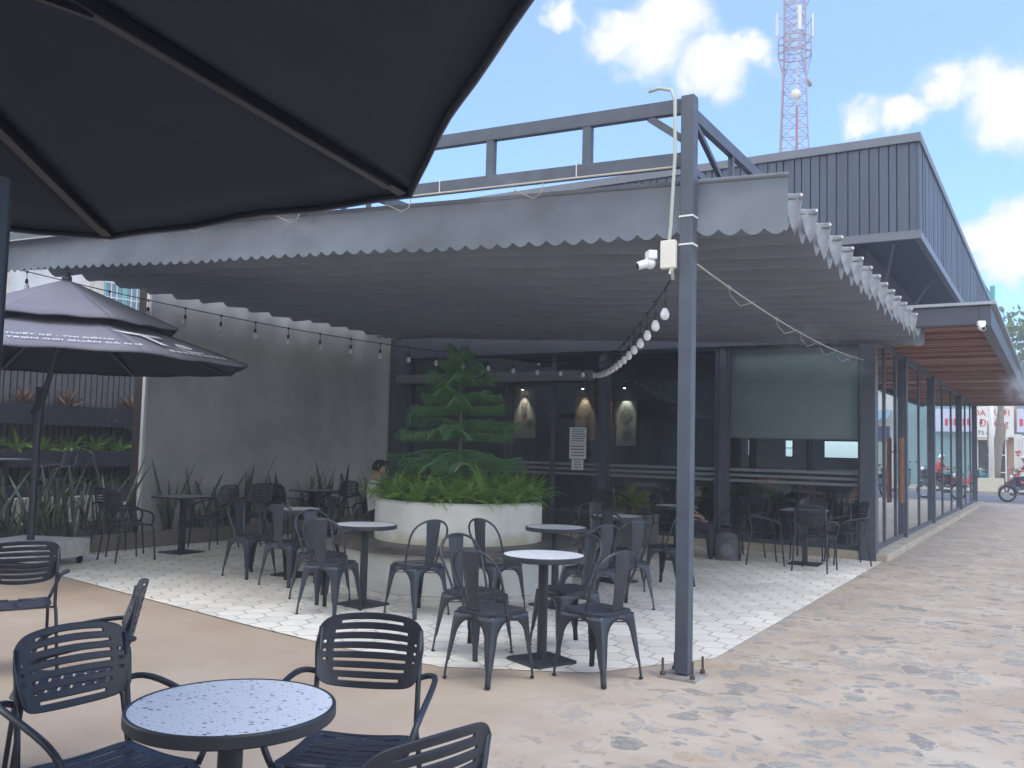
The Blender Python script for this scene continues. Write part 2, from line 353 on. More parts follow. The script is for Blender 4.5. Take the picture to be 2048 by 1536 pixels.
b = MB(); W_, H_ = .245, .283; g = .021; cols_ = []; row = 0; yy = 4.9; ca, sa = math.cos(R(-58)), math.sin(R(-58)); rp = random.Random(3)
for row in range(-95, 95):
    for c_ in range(-80, 80):
        x = c_*W_ + (row % 2)*W_/2; y = row*H_*.75
        cx_, cy_ = -11 + x*ca - y*sa, 4.4 + x*sa + y*ca
        if not (-11.1 < cx_ < -2 and 4.9 < cy_ < 14.4): continue
        hw, hh = W_/2-g/2, H_/2-g/2
        hexa = [(0,-hh),(hw,-hh*.5),(hw,hh*.5),(0,hh),(-hw,hh*.5),(-hw,-hh*.5)]
        poly = [(cx_+px*ca-py*sa, cy_+px*sa+py*ca) for px,py in hexa]
        poly = clip(poly, PATIO)
        if len(poly) < 3: continue
        zt = .0108 + rp.uniform(-.0005,.0005); n = len(poly); k0 = len(b.f)
        mxx = sum(p[0] for p in poly)/n; myy = sum(p[1] for p in poly)/n
        tp = [(mxx+(p[0]-mxx)*.975, myy+(p[1]-myy)*.975, zt) for p in poly]
        b.add([(p[0],p[1],.0078) for p in poly] + [(p[0],p[1],zt-.0008) for p in poly] + tp,
              [tuple(range(2*n,3*n))] + [(i,(i+1)%n,n+(i+1)%n,n+i) for i in range(n)] + [(n+i,n+(i+1)%n,2*n+(i+1)%n,2*n+i) for i in range(n)])
        cols_ += [rp.uniform(.0,1)]*(2*n+1)
pm = mat('paver_concrete', (.60,.555,.465), .8, c2=(.81,.77,.68), vscale=.8, bump=.18, bscale=60, detail=9)
t = pm.node_tree; B_ = t.nodes['Principled BSDF']; src = B_.inputs['Base Color'].links[0].from_socket
at = t.nodes.new('ShaderNodeAttribute'); at.attribute_name = 'tone'; mr_ = t.nodes.new('ShaderNodeMapRange'); mr_.inputs[3].default_value = .88; mr_.inputs[4].default_value = 1.06
t.links.new(at.outputs['Fac'], mr_.inputs[0]); vm_ = t.nodes.new('ShaderNodeVectorMath'); vm_.operation = 'SCALE'; t.links.new(src, vm_.inputs[0]); t.links.new(mr_.outputs[0], vm_.inputs['Scale']); t.links.new(vm_.outputs[0], B_.inputs['Base Color'])
po = b.build('paver_patio', pm); a_ = po.data.attributes.new('tone', 'FLOAT', 'FACE'); a_.data.foreach_set('value', cols_); struct(po)
GZ = .011
# road and the far pavement
b = MB(); b.add([(-80,35.35,.006),(80,35.35,.006),(80,44,.006),(-80,44,.006)], [(0,1,2,3)]); struct(b.build('road', roadM))
b = MB(); b.box(-80,80,35.08,35.35,-.05,.03); struct(b.build('road_kerb', kerbM))
b = MB(); b.box(-80,80,44,44.2,-.05,.13); struct(b.build('far_kerb', kerbM))
b = MB(); b.box(-80,80,44.2,52,-.05,.12); struct(b.build('far_pavement', pavM))
b = MB()
b.add([(-80,42.6,.011),(80,42.6,.011),(80,42.75,.011),(-80,42.75,.011)], [(0,1,2,3)])
struct(b.build('road_marking', mat('road_paint', (.6,.6,.57), .8, var=.2, vscale=6)))

# ============================================================ CAFE BUILDING
cafe = thing('cafe_building', (-6.8,24,0), 0, 'long single-storey cafe with glass walls and a deep charcoal ribbed parapet', 'building')
def P(name, b, m, parent=cafe, **k): return b.build(name, m, parent, world=True, **k)
b = MB(); b.box(-11.4,-2.5,14.02,14.3,0,.135); b.box(-2.5,-2.13,14.02,33.7,0,.11); P('plinth', b, mat('plinth_concrete', (.42,.37,.29), .85, var=.2, vscale=2.5, bump=.2, bscale=40), bevel=.012)
b = MB(); b.box(-11.4,-2.5,14.3,33.6,.0,.14); P('interior_floor', b, mat('interior_tile', (.3,.3,.29), .25, var=.1, vscale=1))
b = MB(); b.box(-11.5,-2.4,14.3,33.6,3.55,3.75); P('ceiling_slab', b, mat('dark_ceiling', (.07,.075,.085), .8, var=.1))
for x0,x1,y0,y1 in ((-2.5,-2.28,13.98,14.22),(-11.32,-10.95,13.98,14.3)):
    b = MB(); b.box(x0,x1,y0,y1,.0 if x0>-5 else .13,3.35); P('corner_column', b, steel, bevel=.006)
b = MB(); b.box(-11.4,-2.3,14.0,14.26,3.22,3.6); b.box(-2.52,-2.32,14.26,33.6,3.3,3.6); P('lintel', b, steel)
for y in (17.4,21.6,28.0,33.45):
    b = MB(); b.box(-2.46,-2.30,y-.08,y+.08,.11,3.3); P('column', b, steel, bevel=.005)
def frost():
    if 'frosted_film' in MATS: return MATS['frosted_film']
    m = mat('frosted_film', (.36,.40,.42), .6); t = m.node_tree; a = t.nodes.new('ShaderNodeBsdfTransparent'); x = t.nodes.new('ShaderNodeMixShader'); x.inputs[0].default_value = .5
    t.links.new(a.outputs[0], x.inputs[1]); t.links.new(t.nodes['Principled BSDF'].outputs[0], x.inputs[2]); t.links.new(x.outputs[0], t.nodes['Material Output'].inputs[0]); return m
def window(name, axis, a0, a1, z0, z1, fw, bands=False, gl=None):
    b = MB()
    def bx(u0,u1,w0,w1,d=.05):
        if axis == 'x': b.box(u0,u1,14.15-d/2,14.15+d/2,w0,w1)
        else: b.box(-2.38-d/2,-2.38+d/2,u0,u1,w0,w1)
    bx(a0,a0+fw,z0,z1); bx(a1-fw,a1,z0,z1); bx(a0+fw,a1-fw,z0,z0+.07); bx(a0+fw,a1-fw,z1-.05,z1)
    w = P(name, b, steel)
    b = MB()
    if axis == 'x': b.add([(a0+fw,14.15,z0+.06),(a1-fw,14.15,z0+.06),(a1-fw,14.15,z1-.04),(a0+fw,14.15,z1-.04)], [(0,1,2,3)])
    else: b.add([(-2.38,a0+fw,z0+.06),(-2.38,a1-fw,z0+.06),(-2.38,a1-fw,z1-.04),(-2.38,a0+fw,z1-.04)], [(0,1,2,3)])
    P('pane', b, gl or glassF, w, solid=.006)
    if bands:
        b = MB()
        for z in (1.26,1.175,1.09): b.add([(a0+fw,14.138,z-.022),(a1-fw,14.138,z-.022),(a1-fw,14.138,z+.022),(a0+fw,14.138,z+.022)], [(0,1,2,3)])
        fm = frost(); P('frosted_band', b, fm, w)
    return w
window('window', 'x', -10.95,-9.65,.135,3.22,.05, True)
window('window', 'x', -7.72,-6.78,.135,3.22,.05, True)
window('window', 'x', -6.66,-4.68,.135,3.22,.06, True)
window('window', 'x', -4.54,-2.5,.135,3.22,.05, True)
for x in (-6.78,-4.66):
    b = MB(); b.box(x,x+.12,14.08,14.22,.135,3.22); P('mullion', b, steel)
d1 = window('sliding_door', 'x', -9.65,-8.70,.135,2.70,.035, True)
d2 = window('sliding_door', 'x', -8.70,-7.72,.135,2.70,.035, True)
window('window', 'x', -9.65,-7.72,2.9,3.22,.04)
b = MB(); b.box(-11.15,-6.88,13.93,14.1,2.715,2.885); hd = P('door_operator', b, mat('grey_header', (.16,.17,.185), .45, .2, var=.08), bevel=.008)
b = MB(); b.ball((-8.95,13.93,2.79), .055, sz=.6); P('sensor', b, blackp, hd, smooth=True)
ys = [14.24,15.3,16.55,17.32]
for s_ in ((14.24,15.35),(15.37,16.5),(16.52,17.32),(17.48,19.5),(19.52,21.52),(21.68,23.7),(23.72,25.8),(25.82,27.92),(28.08,29.9),(29.92,31.7),(31.72,33.37)):
    window('window', 'y', s_[0], s_[1], .115, 3.3, .03, False, glassS)
hm = mat('handle_wood', (.22,.09,.045), .5, var=.3, vscale=12)
for y in (16.42,16.62):
    b = MB(); b.box(-2.30,-2.255,y-.03,y+.03,.75,1.85); b.box(-2.36,-2.30,y-.012,y+.012,.95,.97); b.box(-2.36,-2.30,y-.012,y+.012,1.6,1.62); P('door_handle', b, hm, bevel=.006)
# parapet
b = MB(); b.box(-12.2,-1.62,13.22,28.0,4.60,5.93); pp_ = P('parapet', b, claddm)
b = MB(); rr = random.Random(5); x = -12.2
while x < -1.66:
    w = rr.choice((.085,.11,.14)); b.box(x, min(x+w,-1.62), 13.175+rr.uniform(0,.012), 13.22, 4.62, 5.85); x += w+.018
y = 13.2
while y < 28:
    w = rr.choice((.085,.11,.14)); b.box(-1.62,-1.575-rr.uniform(0,.012), y, min(y+w,28), 4.62, 5.85); y += w+.018
P('ribbed_cladding', b, claddm, pp_)
trimM = mat('parapet_trim', (.13,.145,.17), .45, .2, var=.08)
b = MB(); b.box(-12.25,-1.55,13.14,13.24,5.85,5.97); b.box(-1.65,-1.55,13.24,28.05,5.85,5.97); b.box(-12.25,-1.555,13.145,13.22,4.5,4.615); b.box(-1.64,-1.555,13.22,28.04,4.5,4.615); P('trim', b, trimM, pp_)
b = MB(); b.box(-12.0,-2.4,13.9,28,3.75,4.6); P('upper_wall', b, mat('upper_wall_dark', (.07,.085,.11), .7, .0, var=.1))
for q in (((-2.3,14.6,3.75),(-1.95,13.5,4.55)),((-2.3,16.6,3.75),(-1.8,16.6,4.55))):
    b = MB(); b.bar(q[0],q[1],.035,.035); P('strut', b, trimM)
b = MB(); b.box(-12,-2.4,28,33.6,3.75,3.9); P('rear_roof', b, steel)
# side canopy with red-brown boards
sof = mat('red_brown_boards', (.20,.075,.045), .5, c2=(.33,.15,.10), vscale=3, bump=.1, bscale=30, stretch=(1,7,1))
b = MB(); y = 13.15; rr = random.Random(2)
while y < 33.4:
    b.box(-2.32,-.86,y,y+.165,3.33+rr.uniform(0,.03),3.40); y += .17
    if rr.random() < .3:
        b.box(-2.32,-.86,y,y+.09,3.295,3.40); y += .095
P('canopy_soffit', b, sof)
b = MB(); b.box(-.86,-.72,13.05,33.5,3.24,3.52); b.box(-2.32,-.86,13.05,13.15,3.27,3.52); b.box(-2.32,-.86,33.42,33.5,3.27,3.5); P('canopy_fascia', b, mat('fascia_dark', (.06,.07,.09), .5, .2, var=.1), bevel=.006)
b = MB(); b.box(-2.32,-.66,13.0,33.55,3.52,3.56); P('canopy_roof', b, mat('flashing_grey', (.27,.30,.33), .35, .4, var=.1))
# inside
wallin = mat('interior_wall', (.10,.105,.11), .8, c2=(.15,.155,.16), vscale=1.1)
b = MB(); b.box(-11.4,-5.7,18.6,18.75,.14,3.55); b.box(-11.4,-11.25,14.3,18.6,.14,3.55); P('inner_wall', b, wallin)
b = MB(); b.box(-11.4,-9.6,29,29.2,.14,3.55); b.box(-9.6,-2.6,29,29.2,1.95,3.55); b.box(-9.6,-2.6,29,29.2,.14,1.45)
for x in (-9.6,-8.4,-7.2,-5.2,-4.25,-3.4): b.box(x,x+.95,29.0+.001*x,29.18,1.4,2.0)
P('rear_wall', b, mat('rear_wall_dark', (.16,.17,.17), .8, var=.2))
b = MB(); b.box(-4.53,-2.52,14.30,14.315,1.79,3.24); bl = P('roller_blind', b, mat('blind_cloth', (.82,.88,.87), .85, var=.04, vscale=3, trans=.05))
b = MB(); b.box(-4.54,-2.51,14.29,14.325,1.765,1.79); P('hem_bar', b, white, bl)
# ============================================================ STEEL FRAME AND AWNING
def cz(x): return 3.385 + .0525*(-1.53 - x)
fr = thing('steel_frame', (-2.2,5.95,0), 0, 'charcoal steel post and ladder trusses that carry the folding awning', 'steel frame')
b = MB(); b.box(-2.248,-2.152,5.902,5.998,.03,4.04); P('post', b, steel, fr, bevel=.006)
b = MB(); b.box(-2.33,-2.07,5.82,6.08,.004,.02); bp_ = P('base_plate', b, mat('galvanised_plate', (.35,.34,.32), .6, .5, var=.3, vscale=12), fr)
rust = mat('rusty_bolt', (.12,.08,.06), .8, .3, var=.3, vscale=30)
for dx,dy in ((-.11,-.1),(.1,-.1),(-.1,.1),(.1,.1)):
    b = MB(); b.tube([(-2.2+dx,5.95+dy,.015),(-2.2+dx,5.95+dy,.135)], .009, 8); b.tube([(-2.2+dx,5.95+dy,.022),(-2.2+dx,5.95+dy,.045)], .018, 6); P('anchor_bolt', b, rust, bp_)
b = MB(); b.box(-11.15,-11.05,5.9,6.0,.0,4.5); P('post', b, steel, fr)
tl = lambda x: (-2.25-x)*.035
b = MB(); b.bar((-2.25,5.95,3.975),(-11.05,5.95,3.975+tl(-11.05)),.06,.1); P('upper_beam', b, steel, fr)
b = MB(); b.bar((-2.25,5.95,3.585),(-11.05,5.95,3.585+tl(-11.05)),.06,.1); P('lower_beam', b, steel, fr)
for k in range(10):
    x = -3.0-.865*k; b = MB(); b.box(x-.035,x+.035,5.925,5.975,3.63+tl(x),3.93+tl(x)); P('upright', b, steel, fr)
for x0 in (-2.2,-5.95,-11.1):
    zz = tl(x0)
    b = MB(); b.bar((x0,6.0,3.93+zz),(x0,13.9,3.93+zz),.05,.09)
    P('side_beam', b, steel, fr)
    b = MB(); b.bar((x0,6.0,3.52+zz),(x0,13.9,3.52+zz),.05,.05); P('side_rail', b, steel, fr)
    for k in range(7):
        y = 6.9+k*1.0; b = MB(); b.bar((x0,y,3.54+zz),(x0,y,3.885+zz),.04,.04); P('side_upright', b, steel, fr)
        if k % 2 == 0: b = MB(); b.bar((x0,y-.85,3.88+zz),(x0,y-.03,3.55+zz),.035,.035); P('side_brace', b, steel, fr)
b = MB(); b.bar((-2.5,5.95,3.93),(-2.25,5.95,3.74),.04,.05); P('knee_brace', b, steel, fr)

aw = thing('folding_awning', (-6.3,9.6,3.3), 0, 'grey scalloped folding canvas awning hung under the steel frame over the patio', 'awning')
NF = 15; Y0, Y1 = 6.08, 13.18; FD = (Y1-Y0)/NF
def sag(v):
    u = (v*NF) % 1.0 if v < .99999 else 1.0
    return .29*(1-abs(2*u-1)**1.7)
def fab(u, v):
    x = -1.62 + (-11.1+1.62)*u; k = int(min(v*NF, NF-.001)); w = .02*math.sin(x*2.1+k*1.3)+.012*math.sin(x*5.3+k*2.9)
    return (x, Y0+(Y1-Y0)*v, cz(x)-.01-sag(v)*(1+w*2.5))
b = MB(); b.grid(fab, 44, NF*10); P('canopy', b, canvas, aw, smooth=True)
def val(y, zoff, h, per, nm, amp=.03, x0=-1.53, x1=-11.1):
    n = int((x0-x1)/per*8); b = MB()
    def f(u, v):
        x = x0+(x1-x0)*u; ph = (x0-x)/per; z0 = cz(x)+zoff
        bot = h - amp*(.5-abs(math.sin(math.pi*ph))**.9)*1.5
        bw = .03*math.sin(x*1.7+v*2)*v + .012*math.sin(x*4.1+1)*v + .008*math.sin(x*9+v*5)*v
        hem = -.012 if v < .12 else 0
        return (x, y+bw+hem, z0-bot*v)
    b.grid(f, n, 8); return P(nm, b, valM, aw, smooth=True)
val(6.03, .0, .36, .155, 'front_valance')
val(13.24, -.01, .33, .155, 'back_valance', .02)
b = MB(); b.tube([(-1.53,6.03,cz(-1.53)+.02),(-11.1,6.03,cz(-11.1)+.02)], .022, 8); P('hem_tube', b, canvas, aw, smooth=True)
flapM = mat('flap_canvas_light', (.23,.25,.27), .8, c2=(.33,.35,.37), vscale=14, bump=.25, bscale=30, trans=.15)
gromM = mat('white_grommet', (.8,.8,.8), .4)
for k in range(NF):
    yk = Y0+.38+FD*k*1.0; zt_ = cz(-1.6)-.0; rr = random.Random(k); dp = .28+rr.uniform(-.02,.03); b = MB()
    def fl(u, v):
        w = (1-v**1.5)**.75 if v < 1 else .02
        x = -1.605 + (u-.5)*.118*max(.04,w) + .012*v; y = yk + (u-.5)*.05*w + .022*math.sin(math.pi*u)*(1-v) + .006*math.sin(v*14+u*5+k)
        return (x, y, zt_ - dp*v*(1-.12*abs(u-.5)))
    b.grid(fl, 8, 10); f_ = P('end_flap', b, flapM, aw, solid=.004, smooth=True)
    b = MB(); b.grid(lambda u,v: (-1.605+(u-.5)*.122, yk-.006+(u-.5)*.05+.02*math.sin(math.pi*u)+.003*math.sin(u*20+k), zt_+.012-.045*v), 8, 3); P('flap_hem', b, flapM, f_, solid=.004, smooth=True)
    b = MB(); b.ball((-1.545, yk-.0, zt_-.012), .011, 8, 4); P('grommet', b, gromM, f_)

# conduit, box and camera on the post
con = thing('cable_conduit', (-2.28,5.9,2.7), 0, 'cream plastic conduit strapped down the upper part of the steel post', 'conduit')
b = MB(); b.tube([(-2.48,5.87,4.10),(-2.40,5.87,4.11),(-2.31,5.87,4.08),(-2.28,5.87,4.0),(-2.275,5.87,3.6),(-2.30,5.87,3.1),(-2.31,5.87,3.0),(-2.28,5.87,2.72)], .013, 8); P('pipe', b, mat('conduit_grey_green', (.42,.45,.40), .5), con, smooth=True)
for z in (3.17,2.97):
    b = MB(); b.box(-2.252,-2.148,5.896,6.002,z-.006,z+.006); P('zip_tie', b, white, con)
jb = thing('junction_box', (-2.32,5.88,2.8), 0, 'cream junction box fixed to the left side of the steel post', 'junction box')
b = MB(); b.box(-2.37,-2.26,5.85,5.9,2.80,3.0); P('box_body', b, cream, jb, bevel=.008)
b = MB(); b.tube([(-2.285,5.87,2.8),(-2.30,5.87,2.76)], .014, 8); P('cable_gland', b, cream, jb)
def cctv(loc, rz, label):
    t = thing('security_camera', loc, rz, label, 'camera'); t.scale = (.8,.8,.8)
    b = MB(); b.box(-.06,.06,-.04,.04,0,.08); b.build('mount', white, t, bevel=.01)
    b = MB(); b.ball((0,-.01,-.03), .052, 12, 8); b.build('ball_head', white, t, smooth=True)
    b = MB(); b.tube([(0,-.03,-.03),(.0,-.12,-.06)], [.04,.036], 12); k = b.build('camera_tube', white, t, auto=True)
    b = MB(); b.tube([(0,-.118,-.0593),(0,-.124,-.0613)], .028, 12); b.build('lens', blackp, k)
    return t
cctv((-2.44,5.86,2.87), R(-50), 'small cream security camera beside the junction box on the steel post')
cctv((-.83,13.0,3.24), R(20), 'white security camera under the corner of the red-brown side canopy')

# misting lines
mistM = mat('misting_hose', (.45,.42,.36), .6); copper = mat('copper_fitting', (.34,.27,.22), .5, .5)
ms = thing('misting_hose', (-2.2,6.0,2.84), 0, 'thin pale misting hose with wire loops running from the post to the corner column', 'hose')
pts = []; A_ = Vector((-2.15,6.0,2.84)); B__ = Vector((-2.42,13.9,2.93))
for i in range(31):
    t = i/30; p = A_.lerp(B__, t); p.z -= .10*4*t*(1-t); pts.append(p)
b = MB(); b.tube(pts, .0065, 6); P('hose', b, mistM, ms, smooth=True)
for t in (.12,.3,.45,.58,.7,.82):
    p = pts[int(t*30)]
    b = MB(); b.tube([p, p+Vector((.0,.05,-.06)), p+Vector((.03,.2,-.12)), p+Vector((.08,.42,-.06))], .003, 5); b.tube([p-Vector((0,.03,0)), p+Vector((0,.03,0))], .012, 6); P('nozzle', b, mistM, ms, smooth=True)
m2 = thing('overhead_misting_hose', (-5,5.9,3.6), 0, 'clear misting tube with hooked copper nozzles tied under the lower truss beam', 'hose')
b = MB(); b.tube([(-2.3,5.9,3.53),(-5,5.9,3.53+tl(-5)),(-11,5.9,3.53+tl(-11))], .008, 6); P('hose', b, mistM, m2)
for x in (-3.35,-4.62,-5.9,-7.2,-8.6):
    z = 3.53+tl(x); b = MB(); b.tube([(x,5.9,z),(x-.01,5.88,z-.1),(x-.06,5.85,z-.14),(x-.16,5.82,z-.09),(x-.2,5.8,z-.07)], .0045, 6); P('nozzle', b, copper, m2, smooth=True)
    b = MB(); b.box(x+.27,x+.276,5.915,5.985,3.53+tl(x),3.645+tl(x)); P('zip_tie', b, white, m2)

# string lights
def bulb_string(name, A, B, sagz, n, label, r=.033):
    t = thing(name, A, 0, label, 'string lights'); A = Vector(A); B = Vector(B)
    pts = []
    for i in range(41):
        u = i/40; p = A.lerp(B, u); p.z -= sagz*4*u*(1-u); pts.append(p)
    b = MB(); b.tube(pts, .0065, 6); P('cable', b, blackp, t, smooth=True)
    for i in range(n):
        u = (i+.6)/n; p = A.lerp(B, u); p.z -= sagz*4*u*(1-u)
        b = MB(); b.tube([p, p-Vector((0,0,.085)), p-Vector((0,0,.1)), p-Vector((0,0,.145))], [.004,.004,.017,.02], 8); b.tube([p-Vector((0,0,.02)), p+Vector((0,0,.012))], .013, 8)
        s_ = P('socket', b, blackp, t, auto=True)
        b = MB(); b.lathe([(.013,0),(.02,-.012),(.031,-.035),(.034,-.055),(.029,-.076),(.016,-.09),(.001,-.094)], 12, (p.x,p.y,p.z-.142)); P('bulb', b, opal, s_, smooth=True)
    return t
bulb_string('string_lights', (-10.95,6.0,3.58), (-6.9,14.0,2.99), .22, 19, 'long string of opal bulbs sagging from the awning left end to the door operator')
bulb_string('string_lights', (-2.32,5.95,2.74), (-6.86,14.0,2.99), .14, 17, 'short steep string of opal bulbs from the junction box on the post to the door')

# ============================================================ LEFT WALL, GARDEN, HOUSE
cw = thing('cement_wall', (-11.4,11.2,0), 0, 'tall bare cement-rendered wall on the left of the patio with a white end strip', 'wall')
b = MB(); b.box(-11.6,-11.36,8.44,14.32,0,3.86); P('wall', b, plaster(), cw)
b = MB(); b.box(-11.42,-11.355,8.405,8.445,0,3.87); P('end_strip', b, white, cw)
b = MB(); b.box(-11.6,-11.425,8.41,8.438,0,3.86); P('end_face', b, mat('dark_brown_face', (.05,.035,.03), .8), cw)
kb = thing('planting_bed', (-10.9,9.8,0), 0, 'low brown-kerbed planting bed along the foot of the cement wall', 'planter')
b = MB(); b.box(-10.95,-10.85,3.0,14.0,0,.225); P('kerb', b, kerbB, kb, bevel=.008)
b = MB(); b.box(-11.36,-10.95,3.0,14.0,0,.16); P('soil', b, soil, kb)
# raised terrace and its parapet
b = MB(); b.box(-22,-12.7,2.0,12.5,0,.42); struct(b.build('terrace_ground', mat('terrace_tile', (.33,.31,.28), .8, var=.1)))
b = MB(); b.box(-12.7,-11.42,2.0,8.40,0,.17); struct(b.build('bed_ground', soil))
tw = MB(); tw.box(-12.72,-12.6,2.0,8.9,0,.63); o = tw.build('terrace_kerb', mat('terrace_render', (.50,.46,.41), .85, var=.12, vscale=3, bump=.15), bevel=.01); tag(o, 'low pale rendered kerb wall at the edge of the raised terrace', 'wall')
b = MB(); b.box(-12.6,-12.3,2.0,8.38,.17,.28); o = b.build('ledge', mat('ledge_grey', (.2,.19,.19), .85, var=.15)); tag(o, 'grey ledge at the foot of the terrace kerb wall behind the sword-leaved plants', 'ledge')
# slatted fence with planter shelves
fe = thing('slat_fence', (-14.3,8,.42), 0, 'dark vertical slat fence behind the raised terrace', 'fence')
slatD = mat('fence_slat', (.065,.068,.072), .7, c2=(.11,.112,.115), vscale=6, stretch=(3,3,.3))
b = MB(); y = 2.5; rr = random.Random(4)
while y < 12:
    b.box(-14.34+rr.uniform(0,.015),-14.3,y,y+.085,.42,3.0); y += .108
P('slat_panel', b, slatD, fe)
b = MB(); b.box(-14.42,-14.36,2.5,12,.42,3.02); P('backing_board', b, mat('fence_back', (.018,.02,.025), .9), fe)
shelfM = mat('planter_trough_black', (.016,.018,.026), .6, var=.1)
for z0,z1,d in ((1.70,2.02,.34),(1.02,1.28,.4),(.45,.72,.46)):
    t = thing('planter_trough', (-14.1,7.2,z0), 0, {1.70:'highest black trough on the slat fence, holding red-brown rosettes',1.02:'middle black trough on the slat fence, full of bright ferns',.45:'lowest black trough at the foot of the slat fence, full of dim ferns'}[z0], 'planter')
    b = MB(); b.box(-14.3,-14.3+d,2.5,11.8,z0,z1); P('trough', b, shelfM, t)
    b = MB(); b.box(-14.28,-14.32+d,2.52,11.78,z1-.03,z1+.01); P('soil', b, soil, t)
b = MB(); b.box(-14.29,-14.2,2.5,11.8,2.02,2.05); 
# old white house
ho = thing('old_house', (-18.4,14,0), 0, 'weathered white house with a teal barred window and red tiled roof behind the cement wall', 'house')
oldw = mat('old_white_plaster', (.50,.50,.48), .9, c2=(.72,.72,.70), vscale=1.4, bump=.2, bscale=12, detail=10)
b = MB(); b.box(-22,-18.0,4,21,0,6.9); P('wall', b, oldw, ho)
for y in (9.75,11.8,13.2):
    b = MB(); b.box(-18.0,-17.88,y,y+.26,0,6.9); P('pilaster', b, mat('old_pilaster', (.50,.46,.38), .9, c2=(.68,.66,.6), vscale=3, bump=.2), ho)
b = MB(); b.box(-17.98,-17.93,12.1,13.12,4.0,5.3)
b = MB(); 
for y in (12.1,12.56,12.62,13.06): b.box(-17.99,-17.93,y,y+.05,4.0,5.35)
b.box(-17.99,-17.93,12.1,13.11,3.95,4.0); b.box(-17.99,-17.93,12.1,13.11,5.35,5.42)
teal = mat('teal_paint', (.22,.50,.48), .5, var=.08)
wi = P('window', b, teal, ho)
b = MB(); b.add([(-17.96,12.12,4),(-17.96,13.1,4),(-17.96,13.1,5.4),(-17.96,12.12,5.4)], [(0,1,2,3)]); P('pane', b, mat('window_blue_grey', (.22,.33,.37), .2), wi)
b = MB()
for y in (12.26,12.40,12.77,12.91): b.tube([(-17.91,y,3.98),(-17.91,y,5.38)], .011, 6)
for z in (4.3,4.62,4.94,5.2): b.tube([(-17.91,12.12,z),(-17.91,13.1,z)], .011, 6)
P('grille', b, white, wi)
rf = mat('red_roof_tile', (.33,.07,.05), .8, c2=(.45,.13,.09), vscale=5, bump=.5, bscale=20)
b = MB()
def roof(u, v): return (-17.5-4.6*v, 15.0+6.5*u, 7.2+2.2*v+.03*abs(math.sin(u*70)))
b.grid(roof, 280, 10); P('roof', b, rf, ho, solid=.05)
b = MB(); b.add([(-17.9,15.3,6.9),(-22,15.3,6.9),(-22,15.3,9.2),(-17.9,15.3,7.3),(-17.9,21.2,6.9),(-22,21.2,6.9),(-22,21.2,9.2),(-17.9,21.2,7.3)], [(0,1,2,3),(4,7,6,5),(0,3,7,4),(1,5,6,2)]); P('gable', b, oldw, ho)

# ============================================================ PLANTS
def blade(b, base, d, up_, ln, w, curl, n=6, twist=0, vee=.25):
    """a leaf: starts at base, leans along d, arches over by curl"""
    d = Vector(d).normalized(); side = d.cross(Vector((0,0,1))).normalized(); vs = []
    p = Vector(base); a = up_
    for i in range(n+1):
        t = i/n; ww = w*math.sin(math.pi*(min(1,.18+.82*t))**1.1)**.8 if i < n else w*.03
        s = (side*math.cos(twist*t) + Vector((0,0,1))*math.sin(twist*t))
        nrm = (d*math.sin(a) - Vector((0,0,1))*math.cos(a)) * -1
        vs += [p - s*ww/2, p + nrm*(-vee*ww), p + s*ww/2]
        p = p + (d*math.cos(a) + Vector((0,0,1))*math.sin(a))*(ln/n); a -= curl/n
    fs = []
    for i in range(n):
        for j in (0,1): fs.append((i*3+j, i*3+j+1, (i+1)*3+j+1, (i+1)*3+j))
    b.add(vs, fs)
def frond(b, base, az, a0, ln, curl, pw, n=15, rnd=random):
    d = Vector((math.cos(az), math.sin(az), 0)); side = Vector((-math.sin(az), math.cos(az), 0)); p = Vector(base); a = a0; pts = []
    for i in range(n+1):
        pts.append((p.copy(), a)); p = p + (d*math.cos(a)+Vector((0,0,1))*math.sin(a))*(ln/n); a -= curl/n
    b.tube([q[0] for q in pts], [.0035*(1-i/(n+1))+.001 for i in range(n+1)], 3, caps=False)
    for i in range(2, n+1):
        q, a = pts[i]; t = i/n; w = pw*math.sin(math.pi*min(.97,.12+.85*t))**.7*rnd.uniform(.8,1.1)
        f = d*math.cos(a)+Vector((0,0,1))*math.sin(a); h = ln/n*.75
        for s in (-1,1):
            e = side*s*w + f*h*.6 + Vector((0,0,-w*rnd.uniform(.1,.5))); k = f*h*.5
            b.add([q-k, q+k*.7, q+e+k*.35, q+e*.98-k*.3], [(0,1,2,3)])
def fern_mesh(seed, n=26, ln=.42, m=leafA):
    rr = random.Random(seed); b = MB()
    for i in range(n):
        az = i*2.4+rr.uniform(-.3,.3); frond(b, (rr.uniform(-.04,.04),rr.uniform(-.04,.04),0), az, rr.uniform(.6,1.5), ln*rr.uniform(.6,1.25), rr.uniform(.3,2.2), .036, 15, rr)
    return b
proto_f = []
for k in range(4):
    t = thing('fern', (0,0,-50), 0, 'x', 'fern'); fern_mesh(k).build('fronds', leafA, t); proto_f.append(t)
proto_d = []
for k in range(2):
    t = thing('fern', (0,0,-50), 0, 'x', 'fern'); fern_mesh(20+k, 24, .40).build('fronds', leafD, t); proto_d.append(t)
PC = Vector((-5.905,8.607,0))
rp = random.Random(11); first = set()
def put(pr, loc, rz, s, label, group):
    if pr.name not in first: first.add(pr.name); t = pr
    else: t = copy_tree(pr)
    t.location = loc; t.rotation_euler = (0,0,rz); t.scale = (s,s,s); tag(t, label, None, group); return t
